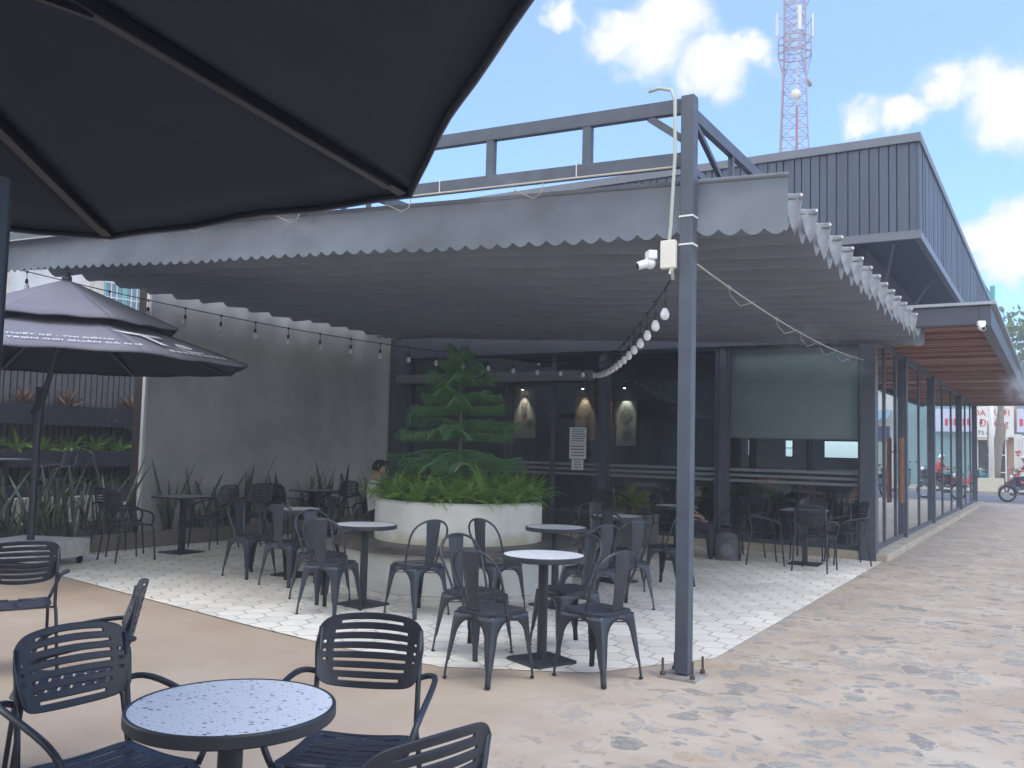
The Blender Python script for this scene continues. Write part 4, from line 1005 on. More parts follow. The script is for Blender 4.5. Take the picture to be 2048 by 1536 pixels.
# ============================================================ INTERIOR AND NOTICES
def poster(x0, x1, z0, z1, y, lb, bg_, shapes):
    t = thing('poster', ((x0+x1)/2, y, z0), 0, lb, 'poster', 'posters inside the cafe')
    b = MB(); b.box(x0,x1,y-.03,y,z0,z1); P('board', b, mat('poster_'+lb.split()[0], bg_, .6, var=.3, vscale=5), t)
    b = MB()
    for (cx_, cz_, rx, rz_) in shapes:
        pts = [(cx_+rx*math.cos(a*.5236)*(1+.2*math.sin(a*2.3)), cz_+rz_*math.sin(a*.5236)) for a in range(12)]
        b.add([(x,y-.034,z) for x,z in pts], [tuple(range(12))])
    P('picture', b, mat('poster_ink', (.08,.07,.065), .6, c2=(.45,.40,.33), vscale=14), t)
poster(-9.55,-9.05,1.72,2.72,18.58,'brown poster under a warm spotlight, leftmost of three',(.30,.22,.16),[(-9.3,2.4,.14,.3),(-9.3,1.95,.16,.16)])
poster(-8.86,-8.62,1.62,2.66,18.58,'reddish narrow poster between two spotlit posters',(.35,.12,.08),[(-8.74,2.2,.08,.3)])
poster(-8.50,-8.02,1.62,2.62,18.58,'pale poster under a cool spotlight, right of the reddish one',(.42,.38,.33),[(-8.26,2.3,.15,.22),(-8.26,1.85,.12,.14)])
poster(-11.9+.7,-10.6,1.75,3.05,18.56,'wide pale poster behind the door with a dark branch shape',(.5,.48,.44),[(-10.9,2.5,.08,.4),(-10.75,2.1,.1,.12)])
for q, (x, c_) in enumerate(((-9.3,(1,.85,.6)),(-8.74,(1,.8,.7)),(-8.26,(.9,1,.85)),(-10.9,(1,.9,.75)))):
    t = thing('wall_spotlight', (x,18.4,2.95), 0, ['lit wall spotlight above the brown poster','lit wall spotlight above the reddish poster','lit wall spotlight above the pale poster','lit wall spotlight above the wide branch poster'][q], 'spotlight', 'wall spotlights')
    b = MB(); b.tube([(x,18.45,3.05),(x,18.42,2.9)], .035, 12); P('housing', b, blackp, t)
    b = MB(); b.tube([(x,18.42,2.899),(x,18.42,2.894)], .028, 12); P('lamp', b, mat('lamp_glow_%d' % q, (1,1,1), emit=c_, es=7), t)
    ld = bpy.data.lights.new('poster_light', 'SPOT'); ld.energy = 9; ld.spot_size = R(60); ld.spot_blend = .8; ld.color = c_; lo = bpy.data.objects.new('poster_light', ld); col.objects.link(lo); lo.parent = t; lo.location = (0,.01,-.09); lo.rotation_euler = (R(12),0,0)
paper = mat('paper_white', (.72,.74,.78), .7); inkM = mat('print_dark', (.10,.11,.13), .7)
for q, (x0,x1,z0,z1,n) in enumerate(((-7.37,-7.04,1.62,1.90,6),(-7.37,-7.04,1.35,1.615,4),(-7.32,-7.09,1.16,1.34,5))):
    t = thing('notice', ((x0+x1)/2,14.12,z0), 0, ['topmost of three white paper notices on the glass beside the door','middle white paper notice in large type on the glass beside the door','lowest and smallest white paper notice on the glass beside the door'][q], 'notice', 'paper notices on the glass')
    b = MB(); b.box(x0,x1,14.118,14.121,z0,z1); P('sheet', b, paper, t)
    b = MB(); rr = random.Random(q); hgt = (z1-z0)/(n+1)
    for k in range(n):
        z = z1-hgt*(k+.85); x = x0+.03+rr.uniform(0,.03)
        while x < x1-.05:
            w = rr.uniform(.012,.035); b.box(x,min(x+w,x1-.02),14.1165,14.118,z-hgt*.22,z+hgt*.22); x += w+.008
    P('printed_lines', b, inkM, t)
orng = mat('orange_stool_shell', (.42,.13,.05), .5, var=.1); beech = mat('stool_wood', (.35,.17,.08), .5, var=.2, vscale=9)
def stool(x, y, rz, lb):
    t = thing('bar_stool', (x,y,.14), R(rz), lb, 'bar stool', 'orange bar stools')
    b = MB(); b.box(-.19,.19,-.18,.18,.68,.71); b.build('seat', orng, t, bevel=.01)
    b = MB(); b.grid(lambda u,v: ((u*2-1)*.19, -.17-.05*v-.03*(1-(2*u-1)**2), .72+.24*v), 8, 4); b.build('backrest', orng, t, solid=.012, smooth=True)
    for sx in (-1,1):
        for sy in (-1,1):
            b = MB(); b.tube([(sx*.22,sy*.22,0),(sx*.15,sy*.14,.68)], [.012,.018], 8); b.build('leg', beech, t)
    b = MB(); b.bar((-.2,.19,.25),(.2,.19,.25),.02,.02); b.bar((-.2,-.19,.25),(.2,-.19,.25),.02,.02); b.bar((-.19,-.2,.3),(-.19,.2,.3),.02,.02); b.build('footrest', beech, t)
stool(-4.45,16.0,30,'orange bar stool just inside the glass right of the steel post')
stool(-3.85,16.9,-20,'orange bar stool deeper inside, half hidden behind patio chairs')
stool(-2.95,15.4,70,'orange bar stool inside the glass next to the corner column')
ct = thing('bar_counter', (-4.2,20,.14), 0, 'dark bar counter seen deep inside the cafe under the blind', 'counter')
b = MB(); b.box(-6.8,-3.0,20,20.7,.14,1.15); P('counter_body', b, mat('counter_dark', (.05,.05,.055), .5, var=.2), ct)
b = MB(); b.box(-6.9,-2.9,19.93,20.75,1.15,1.2); P('counter_top', b, greytop, ct)
cm = thing('till_terminal', (-3.35,20.2,1.2), R(20), 'pale till terminal standing on the bar counter', 'till')
b = MB(); b.box(-.12,.12,-.1,.1,0,.03); b.bar((0,0,.03),(0,-.03,.2),.04,.03); b.build('stand', white, cm)
b = MB(); b.box(-.18,.18,-.015,.015,.14,.42, Matrix.Rotation(R(-15),4,'X')); b.build('screen', white, cm, bevel=.006)
rackM = mat('shelf_dark', (.05,.06,.06), .6)
sh = thing('bottle_rack', (-5.0,18.2,.14), 0, 'tall open shelf rack with pale boxes inside the glass right of the post', 'shelf rack')
for z in (2.0,2.45): 
    b = MB(); b.box(-5.3,-4.15,17.9,18.3,z,z+.04); P('shelf', b, greytop, sh)
for x in (-5.3,-4.18):
    b = MB(); b.box(x,x+.04,17.9,18.3,.14,2.9); P('side_frame', b, rackM, sh)
for q,(x,z,w,h) in enumerate(((-5.2,2.04,.35,.3),(-4.75,2.04,.3,.32),(-5.1,2.49,.3,.25))):
    b = MB(); b.box(x,x+w,17.95,18.25,z,z+h); o = b.build('storage_box', mat('pale_box', (.30,.31,.31), .7)); tag(o, ['pale box at the left of the lower rack shelf','pale box at the right of the lower rack shelf','pale box on the upper rack shelf'][q], 'box', 'boxes on the rack')

# ============================================================ TELECOM TOWER
tw = thing('telecom_tower', (-14.4,58.3,0), R(12), 'tall red and white steel lattice telecom tower rising behind the cafe roof', 'tower')
redw = mat('tower_steel', (.27,.20,.23), .5, .3); redp = mat('tower_red', (.42,.10,.10), .6); whp = mat('tower_white', (.6,.6,.62), .6)
def wz(z): return 1.6-(1.6-.66)*min(1,z/27.5)
lev = [0]; 
while lev[-1] < 36: lev.append(lev[-1]+ (1.9 if lev[-1]<20 else 1.5 if lev[-1]<27 else 1.0))
crn = lambda z,k: Vector((wz(z)*(1,-1,-1,1)[k], wz(z)*(1,1,-1,-1)[k], z))
for k in range(4):
    b = MB()
    for i in range(len(lev)-1): b.bar(crn(lev[i],k), crn(lev[i+1],k), .085, .085)
    b.build('tower_leg', redw, tw)
    b = MB()
    for i in range(len(lev)-1):
        a0, a1, c0, c1 = crn(lev[i],k), crn(lev[i],(k+1)%4), crn(lev[i+1],k), crn(lev[i+1],(k+1)%4)
        b.bar(a0, c1, .04, .04); b.bar(a1, c0, .04, .04); b.bar(c0, c1, .045, .045)
        mid = (a0+a1+c0+c1)/4; b.bar(mid, (a0+c0)/2, .03, .03); b.bar(mid, (a1+c1)/2, .03, .03)
    b.build('face_bracing', redw, tw)
b = MB(); b.bar((.15,-.3,0),(.15,-.3,24.0),.16,.10); b.build('cable_ladder', redp, tw)
b = MB(); b.bar((.15,-.3,24.0),(.15,-.3,36),.14,.08); b.build('cable_ladder_upper', whp, tw)
b = MB()
for a in range(8):
    p = Vector((1.1*math.cos(a*math.pi/4+.39), 1.1*math.sin(a*math.pi/4+.39), 27.6)); q = Vector((1.1*math.cos((a+1)*math.pi/4+.39), 1.1*math.sin((a+1)*math.pi/4+.39), 27.6))
    b.bar(p, q, .08, .08); b.bar(p+Vector((0,0,.5)), q+Vector((0,0,.5)), .05,.05); b.bar(p+Vector((0,0,1)), q+Vector((0,0,1)), .05, .05); b.bar(p, p+Vector((0,0,1)), .05,.05); b.bar(p, crn(26.2,a//2), .05,.05)
b.build('platform', redw, tw)
for k in range(4):
    for zz in (29.6,32.3):
        a = k*math.pi/2+.3; p = Vector((1.15*math.cos(a),1.15*math.sin(a),zz)); b = MB(); b.box(-.10,.10,-.06,.06,-.8,.8, Matrix.Translation(p) @ Matrix.Rotation(a+math.pi/2,4,'Z')); an = b.build('antenna', whp, tw)
        for q_ in (.6,-.6):
            b = MB(); b.bar(p+Vector((0,0,q_)), crn(zz+q_,k)*.98, .05,.05); b.build('bracket', redw, an)
b = MB(); b.lathe([(.33,0),(.31,.16),(.001,.2)], 20, M=Matrix.Translation((.1,-.85,24.6)) @ Matrix.Rotation(R(90),4,'X')); b.build('dish', mat('dish_cream', (.62,.58,.48), .6), tw, smooth=True)
b = MB(); b.lathe([(.3,0),(.28,.2),(.001,.25)], 16, M=Matrix.Translation((.80,0,25.6)) @ Matrix.Rotation(R(60),4,'Y')); b.build('dish', redw, tw, smooth=True)

# ============================================================ STREET
def shop(name, loc, lb, x0, x1, y0, h, m):
    t = thing(name, loc, 0, lb, 'building'); b = MB(); b.box(x0,x1,y0,y0+9,0,h); P('wall', b, m, t); return t
pinkw = mat('peach_plaster', (.55,.35,.26), .85, var=.08); palew = mat('pale_plaster', (.62,.62,.58), .85, var=.08); tealw = mat('teal_grey_plaster', (.22,.34,.36), .85, var=.1)
dk = mat('dark_opening', (.03,.032,.036), .6); red = mat('sign_red', (.55,.03,.06), .6); signw = mat('sign_board', (.72,.73,.70), .6, var=.03)
fs = shop('flower_shop', (-4,50.6,0), 'peach-walled flower shop across the street with a big white sign', -7.5, -1.75, 50.6, 4.75, pinkw)
b = MB(); b.box(-6.8,-2.2,50.52,50.62,.12,2.45); P('shop_opening', b, dk, fs)
for x in (-3.75,-3.5,-2.95,-2.25):
    b = MB(); b.box(x,x+.07,50.45,50.53,.12,2.45); P('door_frame', b, white, fs)
b = MB(); b.box(-3.0,-2.2,50.46,50.52,.85,.9); b.box(-3.0,-2.2,50.46,50.52,1.7,1.75); P('window_rail', b, white, fs)
b = MB(); b.box(-6.9,-2.1,50.1,50.55,2.45,2.58); P('sun_shade', b, mat('beige_awning', (.5,.45,.36), .8), fs)
b = MB(); b.box(-6.9,-1.85,50.3,50.45,2.60,4.12); sg = P('sign_board', b, signw, fs)
def stx(s, size, x, z, m, sx=1, y=50.29):
    M = Matrix.Translation((x,y,z)) @ Matrix.Rotation(R(90),4,'X') @ Matrix.Diagonal((sx,1,1,1)); txt(s, size, local(M, sg), m, 'lettering', sg, .004)
stx('HOA TƯƠI', .42, -2.98, 3.78, red, .95)
stx('Đường', .50, -2.72, 3.27, red, .9)
stx('0975.42', .30, -3.25, 2.80, mat('sign_black', (.05,.05,.05), .6), 1)
b = MB(); b.box(-2.2,-1.85,50.2,50.29,2.9,4.6); P('red_panel', b, red, fs) if False else None
pb = shop('lilac_sign_shop', (0,50.8,0), 'teal-grey shop with a lilac hanging sign right of the flower shop', -1.75, 2.6, 50.8, 4.6, tealw)
b = MB(); b.box(-1.72,.9,50.2,50.32,2.85,4.0); lsg = P('sign_board', b, mat('sign_lilac', (.55,.58,.72), .6), pb)
sg = lsg; stx('ẢNH VIỆN', .22, -1.0, 3.75, mat('sign_blue', (.15,.25,.45), .6), 1, 50.19) if False else None
b = MB()
for k in range(9): b.box(-1.6+k*.2,-1.47+k*.2,50.185,50.2,3.15+.03*(k%2),3.5)
P('sign_marks', b, red, lsg)
b = MB(); b.box(-1.85,-1.5,50.0,50.6,.12,2.75); P('painted_pillar', b, mat('pillar_pale', (.6,.62,.58), .8, var=.1), pb)
b = MB()
for (x,z) in ((-1.68,1.75),(-1.62,1.9),(-1.74,1.88),(-1.66,.85),(-1.7,.7)): b.ball((x,49.995,z), .07, 8, 4, sy=.15)
P('painted_flower', b, mat('flower_red', (.45,.06,.07), .7), pb)
b = MB(); b.tube([(-1.38,49.6,.12),(-1.38,49.6,2.55)], .09, 12); b.ball((-1.38,49.6,2.55), .12, 10, 6); o = b.build('white_post', white, auto=True); tag(o, 'white round post before the teal-grey shop', 'post')
bc = shop('awning_shop', (8,50.8,0), 'shop with blue scalloped awning and pale green curtains, mirrored in the side glass', 2.6, 17, 50.8, 4.9, palew)
b = MB(); b.box(2.8,16.8,50.7,50.82,.12,3.1); P('curtain_front', b, mat('green_curtain', (.30,.36,.30), .8, c2=(.42,.48,.40), vscale=2, stretch=(6,1,.1)), bc)
b = MB(); b.grid(lambda u,v: (2.7+14.2*u, 50.7-1.2*v, 3.95-.45*v - (.12*abs(math.sin(u*140)) if v>.99 else 0)), 280, 3); P('blue_awning', b, mat('awning_blue', (.16,.30,.42), .7), bc, solid=.02)
b = MB(); b.box(2.8,16.8,50.66,50.7,2.3,3.1); P('dark_band', b, mat('navy_band', (.03,.05,.13), .6), bc)
b = MB(); b.box(2.6,17,50.75,50.9,4.9,5.0); b.box(2.6,17,50.75,50.9,5.5,5.6)
for k in range(48): b.box(2.7+k*.3,2.78+k*.3,50.78,50.86,5.0,5.5)
P('balustrade', b, white, bc)
b = MB(); b.box(-3.1,-2.12,45.0,46.3,.12,.66); o = b.build('kerbside_planter', mat('cream_concrete', (.55,.50,.40), .85, var=.08, vscale=3)); tag(o, 'cream concrete planter box on the far pavement at the tree foot', 'planter')
tr = thing('pollarded_tree', (-2.38,46.0,.6), 0, 'thick pale trunk of a pollarded tree in the far pavement planter', 'tree')
b = MB(); b.tube([(-2.38,46.0,.6),(-2.36,46.0,1.4),(-2.30,46.0,2.3),(-2.24,46.0,3.0),(-2.2,46.0,3.8),(-2.2,46.0,7.5)], [.12,.16,.2,.17,.13,.08], 10); b.tube([(-2.34,46,1.6),(-2.1,46.1,2.6),(-2.02,46.1,3.1)], [.12,.07,.05], 8); b.tube([(-2.4,46.0,1.0),(-2.68,46,2.2),(-2.72,46,3.1)], [.1,.08,.04], 8); P('trunk', b, barkM, tr, smooth=True)
sl_ = thing('street_lamp', (-2.52,45.3,.6), 0, 'street lamp post, white at the foot and teal at the top, across the street', 'street lamp')
b = MB(); b.tube([(-2.55,45.2,.6),(-2.53,45.2,5.5)], [.12,.07], 12); P('lower_post', b, white, sl_, smooth=True)
b = MB(); b.tube([(-2.53,45.2,5.5),(-2.42,45.2,9.25)], .10, 12); P('upper_post', b, mat('lamp_teal', (.05,.30,.30), .5), sl_, auto=True)
b = MB(); b.tube([(-2.45,45.2,8.7),(-2.62,45.2,9.1),(-2.8,45.2,9.45)], .025, 8); a_ = P('arm', b, poleM, sl_)
b = MB(); b.box(-3.02,-2.74,45.05,45.35,9.42,9.5); P('lamp_head', b, greytop, a_, bevel=.02)
def leafy(name, loc, r, h, tr_h, lb, grp, seed, n=2600, lf=.22):
    t = thing(name, loc, 0, lb, 'tree', grp); rr = random.Random(seed)
    b = MB(); b.tube([(0,0,0),(.1,.0,tr_h*.5),(0,.1,tr_h+h*.3)], [.28,.2,.1], 8)
    for k in range(7):
        a = rr.uniform(0,6.28); b.tube([(0,0,tr_h*rr.uniform(.7,1)),(r*.6*math.cos(a),r*.6*math.sin(a),tr_h+h*rr.uniform(.2,.7))], [.1,.03], 6)
    b.build('trunk', barkM, t); b = MB(); cl = [(rr.uniform(-.7,.7)*r, rr.uniform(-.7,.7)*r, tr_h+h*rr.uniform(.1,.9), rr.uniform(.25,.5)*r) for _ in range(16)]
    for i in range(n):
        c = rr.choice(cl); v = Vector((rr.gauss(0,1),rr.gauss(0,1),rr.gauss(0,.8))).normalized()*c[3]*rr.uniform(.55,1.05); p = Vector(c[:3])+v
        M = Matrix.Translation(p) @ Euler((rr.uniform(0,6),rr.uniform(0,6),rr.uniform(0,6))).to_matrix().to_4x4(); s_ = lf*rr.uniform(.6,1.3)
        b.add([(-s_,0,0),(0,-s_*.5,0),(s_,0,0),(0,s_*.5,.05)], [(0,1,2,3)], M)
    b.build('crown', crownM, t)
TG = 'trees beyond the street'
for q,(x,y,r,h,th,lb) in enumerate(((-.4,62,3.4,5.8,4.6,'leafy tree rising over the lilac sign shop across the street'),(5.5,63,3.8,6.5,4.5,'broad leafy tree behind the blue-awning shop'),(12.5,62,3.6,6,4.2,'round leafy tree at the right end beyond the shops'),(-9,66,3.5,4,3,'low leafy tree hidden behind the cafe, left of the lamp'))):
    leafy('leafy_tree', (x,y,0), r, h, th, lb, TG, 80+q)
# motorbikes
def motorbike(loc, rz, lb, mc):
    t = thing('motorbike', loc, R(rz), lb, 'motorbike', 'motorbikes on the street')
    for y, nm in ((.62,'front_wheel'),(-.62,'rear_wheel')):
        b = MB(); b.tube([(0,y+.27*math.cos(a*.3927),.3+.27*math.sin(a*.3927)) for a in range(17)], .038, 6, caps=False); w = b.build(nm, rubber, t, smooth=True)
        b = MB(); b.tube([(0,y+.225*math.cos(a*.3927),.3+.225*math.sin(a*.3927)) for a in range(17)], .012, 4, caps=False)
        for k in range(5): b.bar((0,y,.3),(0,y+.22*math.cos(k*1.257),.3+.22*math.sin(k*1.257)),.02,.02)
        b.tube([(-.06,y,.3),(.06,y,.3)], .04, 8); b.build('rim', mat('alloy', (.4,.4,.42), .3, .8), w)
    b = MB(); b.grid(lambda u,v: (.15*math.cos(math.pi*u)*(1-.4*v), .35-.95*v, .42+.32*math.sin(math.pi*u)*(.6+.4*v)+.1*v), 10, 8); b.bar((0,.3,.45),(0,.42,.9),.26,.06); b.bar((0,.25,.32),(0,-.3,.32),.22,.08); b.bar((0,-.3,.42),(0,-.85,.62),.14,.1); b.build('body', mc, t, smooth=False, solid=.015)
    b = MB(); b.box(-.12,.12,-.72,.08,.76,.84); b.build('seat', rubber, t, bevel=.03)
    b = MB(); b.tube([(-.32,.3,1.0),(-.1,.42,.98),(.1,.42,.98),(.32,.3,1.0)], .014, 6); b.tube([(0,.44,.95),(.03,.62,.3)], .025, 6); b.tube([(0,.44,.95),(-.03,.62,.3)], .025, 6); b.build('handlebar', blackp, t)
    for sx in (-1,1):
        b = MB(); b.tube([(sx*.25,.36,1.0),(sx*.3,.38,1.15)], .006, 4); b.ball((sx*.31,.38,1.18), .05, 8, 5, sy=.3); b.build('mirror', blackp, t)
    b = MB(); b.ball((0,.48,.88), .09, 10, 6, sy=.6); b.build('headlight', white, t, smooth=True)
    b = MB(); b.grid(lambda u,v: (.05*(v*2-1), .62+.33*math.cos(.4+2.0*u), .3+.33*math.sin(.4+2.0*u)), 8, 2); b.build('front_fender', mc, t, solid=.01)
    return t
mred = mat('paint_red', (.45,.03,.04), .3); mdark = mat('paint_dark', (.03,.035,.045), .3); mteal = mat('paint_teal', (.04,.20,.22), .35)
motorbike((-1.0,37.0,.006), 108, 'dark motorbike ridden along the near side of the street by the red-shirted rider', mdark)
motorbike((-1.15,43.4,.006), 70, 'red motorbike waiting on the far side of the street near the white post', mred)
motorbike((-2.95,47.6,.12), 25, 'teal scooter parked before the flower shop beside the lamp post', mteal)
motorbike((-3.35,48.0,.12), -15, 'dark scooter parked before the flower shop, left of the teal one', mdark)
for q,(x,y,c_) in enumerate(((4.7,47,mred),(3.7,47,mred),(2.5,47.2,mdark),(1.6,47.2,mdark),(.7,47.2,mdark),(1.2,36.6,mdark),(2.0,36.8,mdark),(2.8,36.6,mdark))):
    motorbike((x,y,.12 if y>44 else .006), 170+q*5, ['right red motorbike mirrored in the side glass','left red motorbike mirrored in the side glass','dark motorbike parked next to the two red ones across the street','dark motorbike parked in the middle of the far row','leftmost dark motorbike of the far row','dark motorbike parked by the near kerb, first past the cafe','dark motorbike parked by the near kerb, second past the cafe','dark motorbike parked by the near kerb, third past the cafe'][q], c_)

# ============================================================ PEOPLE
skinM = mat('skin', (.38,.22,.15), .5); hairM = mat('black_hair', (.012,.011,.012), .5)
def person(loc, rz, lb, shirt, trous, shoes, J=None, hairc=hairM, helmet=None, grp=None):
    t = thing('person', loc, R(rz), lb, 'person', grp)
    J = J or {}
    base = {'pel':(0,0,.55),'sp':(0,-.03,.74),'ch':(0,-.03,.94),'nk':(0,-.01,1.09),'hb':(0,.02,1.15),'hd':(0,.03,1.23),'tp':(0,.015,1.30)}
    rad = {'pel':(.15,.12),'sp':(.135,.10),'ch':(.155,.11),'nk':(.055,.055),'hb':(.062,.07),'hd':(.078,.098),'tp':(.06,.075)}
    ed = [('pel','sp'),('sp','ch'),('ch','nk'),('nk','hb'),('hb','hd'),('hd','tp')]; mt = {'pel':1,'sp':1,'ch':1,'nk':0,'hb':0,'hd':0,'tp':0}
    for s, S in ((-1,'l'),(1,'r')):
        base.update({'sh'+S:(s*.175,-.03,1.03),'el'+S:(s*.24,.05,.79),'fo'+S:(s*.22,.17,.77),'wr'+S:(s*.17,.30,.76),'pa'+S:(s*.155,.365,.755),
          'hp'+S:(s*.095,.02,.53),'th'+S:(s*.11,.24,.53),'kn'+S:(s*.12,.44,.50),'cf'+S:(s*.12,.45,.30),'an'+S:(s*.12,.45,.09),'bl'+S:(s*.125,.53,.045),'to'+S:(s*.13,.62,.035)})
        rad.update({'sh'+S:(.06,.06),'el'+S:(.042,.042),'fo'+S:(.038,.038),'wr'+S:(.025,.022),'pa'+S:(.036,.018),'hp'+S:(.10,.10),'th'+S:(.083,.083),'kn'+S:(.062,.062),'cf'+S:(.055,.06),'an'+S:(.038,.042),'bl'+S:(.042,.034),'to'+S:(.036,.025)})
        for k_, v_ in (('sh',1),('el',1),('fo',0),('wr',0),('pa',0),('hp',2),('th',2),('kn',2),('cf',2),('an',2),('bl',3),('to',3)): mt[k_+S] = v_
        ed += [('ch','sh'+S),('sh'+S,'el'+S),('el'+S,'fo'+S),('fo'+S,'wr'+S),('wr'+S,'pa'+S),('pel','hp'+S),('hp'+S,'th'+S),('th'+S,'kn'+S),('kn'+S,'cf'+S),('cf'+S,'an'+S),('an'+S,'bl'+S),('bl'+S,'to'+S)]
    for k_, v_ in J.items(): base[k_] = v_
    for S in ('l','r'):
        s = -1 if S == 'l' else 1; w = Vector(base['wr'+S]); p = Vector(base['pa'+S]); d = (p-w).normalized(); sd_ = d.cross(Vector((0,0,1))).normalized()
        if sd_.length < .5: sd_ = Vector((1,0,0))
        for f_, (o_, l_) in enumerate(((-.027,.062),(-.009,.074),(.009,.070),(.026,.055))):
            a = p+d*.022+sd_*o_; m_ = a+d*l_*.5+Vector((0,0,-.012)); e = a+d*l_*.85+Vector((0,0,-.036))
            for q, (nm, v_) in enumerate((('a',a),('b',m_),('c',e))): base['f%d%s%s' % (f_,nm,S)] = tuple(v_); rad['f%d%s%s' % (f_,nm,S)] = (.0095-.0008*q,)*2; mt['f%d%s%s' % (f_,nm,S)] = 0
            ed += [('pa'+S,'f%da%s' % (f_,S)),('f%da%s' % (f_,S),'f%db%s' % (f_,S)),('f%db%s' % (f_,S),'f%dc%s' % (f_,S))]
        a = w+d*.03-sd_*s*.032; e = a+d*.045-sd_*s*.014
        for nm, v_ in (('ta',a),('tb',e)): base[nm+S] = tuple(v_); rad[nm+S] = (.010,.010); mt[nm+S] = 0
        ed += [('wr'+S,'ta'+S),('ta'+S,'tb'+S)]
    names = list(base); idx = {n:i for i,n in enumerate(names)}
    me = bpy.data.meshes.new('body'); me.from_pydata([base[n] for n in names], [(idx[a],idx[b_]) for a,b_ in ed], [])
    o = bpy.data.objects.new('body', me); col.objects.link(o)
    md = o.modifiers.new('skin','SKIN'); md.use_smooth_shade = True
    for n, v_ in zip(names, me.skin_vertices[0].data): v_.radius = rad[n]; v_.use_root = (n == 'pel')
    o.modifiers.new('sub','SUBSURF').levels = 2
    dg = bpy.context.evaluated_depsgraph_get(); m2_ = bpy.data.meshes.new_from_object(o.evaluated_get(dg)); bpy.data.objects.remove(o)
    o = bpy.data.objects.new('body', m2_); col.objects.link(o); o.parent = t
    m2_.materials.clear()
    for m_ in (skinM, shirt, trous, shoes): m2_.materials.append(m_)
    segs = [(Vector(base[a]), Vector(base[b_]), mt[b_] if b_[:2] not in ('fo',) else 0, mt[a]) for a,b_ in ed]
    for p_ in m2_.polygons:
        c = Vector((0,0,0))
        for vi in p_.vertices: c += m2_.vertices[vi].co
        c /= len(p_.vertices); bd = 9; bm_ = 0
        for A, B_, mb, ma_ in segs:
            ab = B_-A; u = max(0,min(1,(c-A).dot(ab)/max(1e-9,ab.length_squared))); dd = (A+ab*u-c).length
            if dd < bd: bd = dd; bm_ = (mb if u > .5 else ma_)
        p_.material_index = bm_; p_.use_smooth = True
    h = Vector(base['hd']); tp = Vector(base['tp'])
    b = MB()
    for s in (-1,1): b.ball(tuple(h+Vector((s*.032,.088,.012))), .011, 8, 5)
    b.build('eyes', mat('eye_dark', (.02,.015,.012), .2), t, smooth=True)
    b = MB(); b.tube([h+Vector((0,.088,.02)), h+Vector((0,.112,-.018)), h+Vector((0,.09,-.028))], [.008,.015,.008], 8); b.build('nose', skinM, t, smooth=True)
    b = MB(); b.tube([h+Vector((-.022,.09,-.052)), h+Vector((0,.097,-.054)), h+Vector((.022,.09,-.052))], .005, 6); b.build('lips', mat('lip', (.3,.1,.09), .4), t)
    for s in (-1,1):
        b = MB(); b.ball(tuple(h+Vector((s*.082,-.0,-.005))), .026, 8, 6, sx=.4, sz=1.3); b.build('ear', skinM, t, smooth=True)
    b = MB(); n_ = 16
    b.grid(lambda u,v: tuple(h+Vector((0,-.008,.022)) + Vector((math.cos(2*math.pi*u)*math.sin(1.0*v*1.75+.0)*.092, math.sin(2*math.pi*u)*math.sin(1.0*v*1.75)*.112, math.cos(v*(1.25 if math.sin(2*math.pi*u)>.3 else 1.95))*.105))), n_, 7)
    b.build('helmet' if helmet else 'hair', helmet or hairc, t, smooth=True, solid=.02)
    return t
shW = mat('pale_shirt', (.55,.57,.55), .85, var=.08, vscale=9, bump=.4, bscale=18); shD = mat('dark_shirt', (.03,.032,.045), .85, var=.1, bump=.4, bscale=18); trD = mat('dark_trousers', (.025,.028,.045), .85, bump=.4, bscale=16); shG = mat('grey_shoe', (.2,.2,.2), .6); shR = mat('red_shirt', (.50,.07,.09), .85, bump=.3, bscale=18)
person((-8.25,9.95,GZ-.06), -58, 'person in a pale shirt sitting behind the left side of the round planter', shW, trD, shG, {'hd':(0,.05,1.22),'tp':(0,.04,1.29),'ell':(-.30,.02,.80),'fol':(-.28,.14,.76),'wrl':(-.2,.26,.76)}, hairM, None, 'seated customers')
person((-4.72,12.62,GZ-.06), -84, 'person in dark clothes sitting mostly hidden behind the steel post', shD, trD, shG, {'ell':(-.22,0,.8),'elr':(.22,0,.8),'fol':(-.2,.09,.73),'for':(.2,.09,.73),'wrl':(-.12,.2,.665),'wrr':(.12,.2,.665),'pal':(-.08,.25,.65),'par':(.08,.25,.65)}, hairM, None, 'seated customers')
ride = {'anl':(-.15,.30,.33),'anr':(.15,.30,.33),'bll':(-.15,.38,.30),'blr':(.15,.38,.30),'tol':(-.15,.46,.29),'tor':(.15,.46,.29),'cfl':(-.17,.33,.45),'cfr':(.17,.33,.45),'knl':(-.17,.38,.62),'knr':(.17,.38,.62),'thl':(-.14,.2,.64),'thr':(.14,.2,.64),'hpl':(-.09,0,.62),'hpr':(.09,0,.62),'pel':(0,-.02,.64),'sp':(0,0,.82),'ch':(0,.03,1.02),'nk':(0,.07,1.17),'hb':(0,.1,1.23),'hd':(0,.12,1.31),'tp':(0,.1,1.38),'shl':(-.175,.04,1.11),'shr':(.175,.04,1.11),'ell':(-.25,.16,.9),'elr':(.25,.16,.9),'fol':(-.26,.3,.9),'for':(.26,.3,.9),'wrl':(-.27,.42,.95),'wrr':(.27,.42,.95),'pal':(-.27,.48,.97),'par':(.27,.48,.97)}
person((-.93,36.95,.22), 108, 'rider in a red shirt and white helmet on the dark motorbike', shR, trD, shG, ride, None, white)
jk = thing('hanging_jacket', (-3.98,13.05,GZ+.8), R(150), 'dark jacket draped over a slatted armchair beside the glass', 'jacket'); b = MB()
b.grid(lambda u,v: ((u*2-1)*(.24+.02*math.sin(v*7)), -.29-.05*math.cos(v*2.2)+.012*math.sin(u*17+v*3), .07-.50*v+.02*math.sin(u*9)), 22, 12)
b.grid(lambda u,v: ((u*2-1)*.24, -.29+.10*v, .07-.16*v*v+.01*math.sin(u*9)), 22, 5)
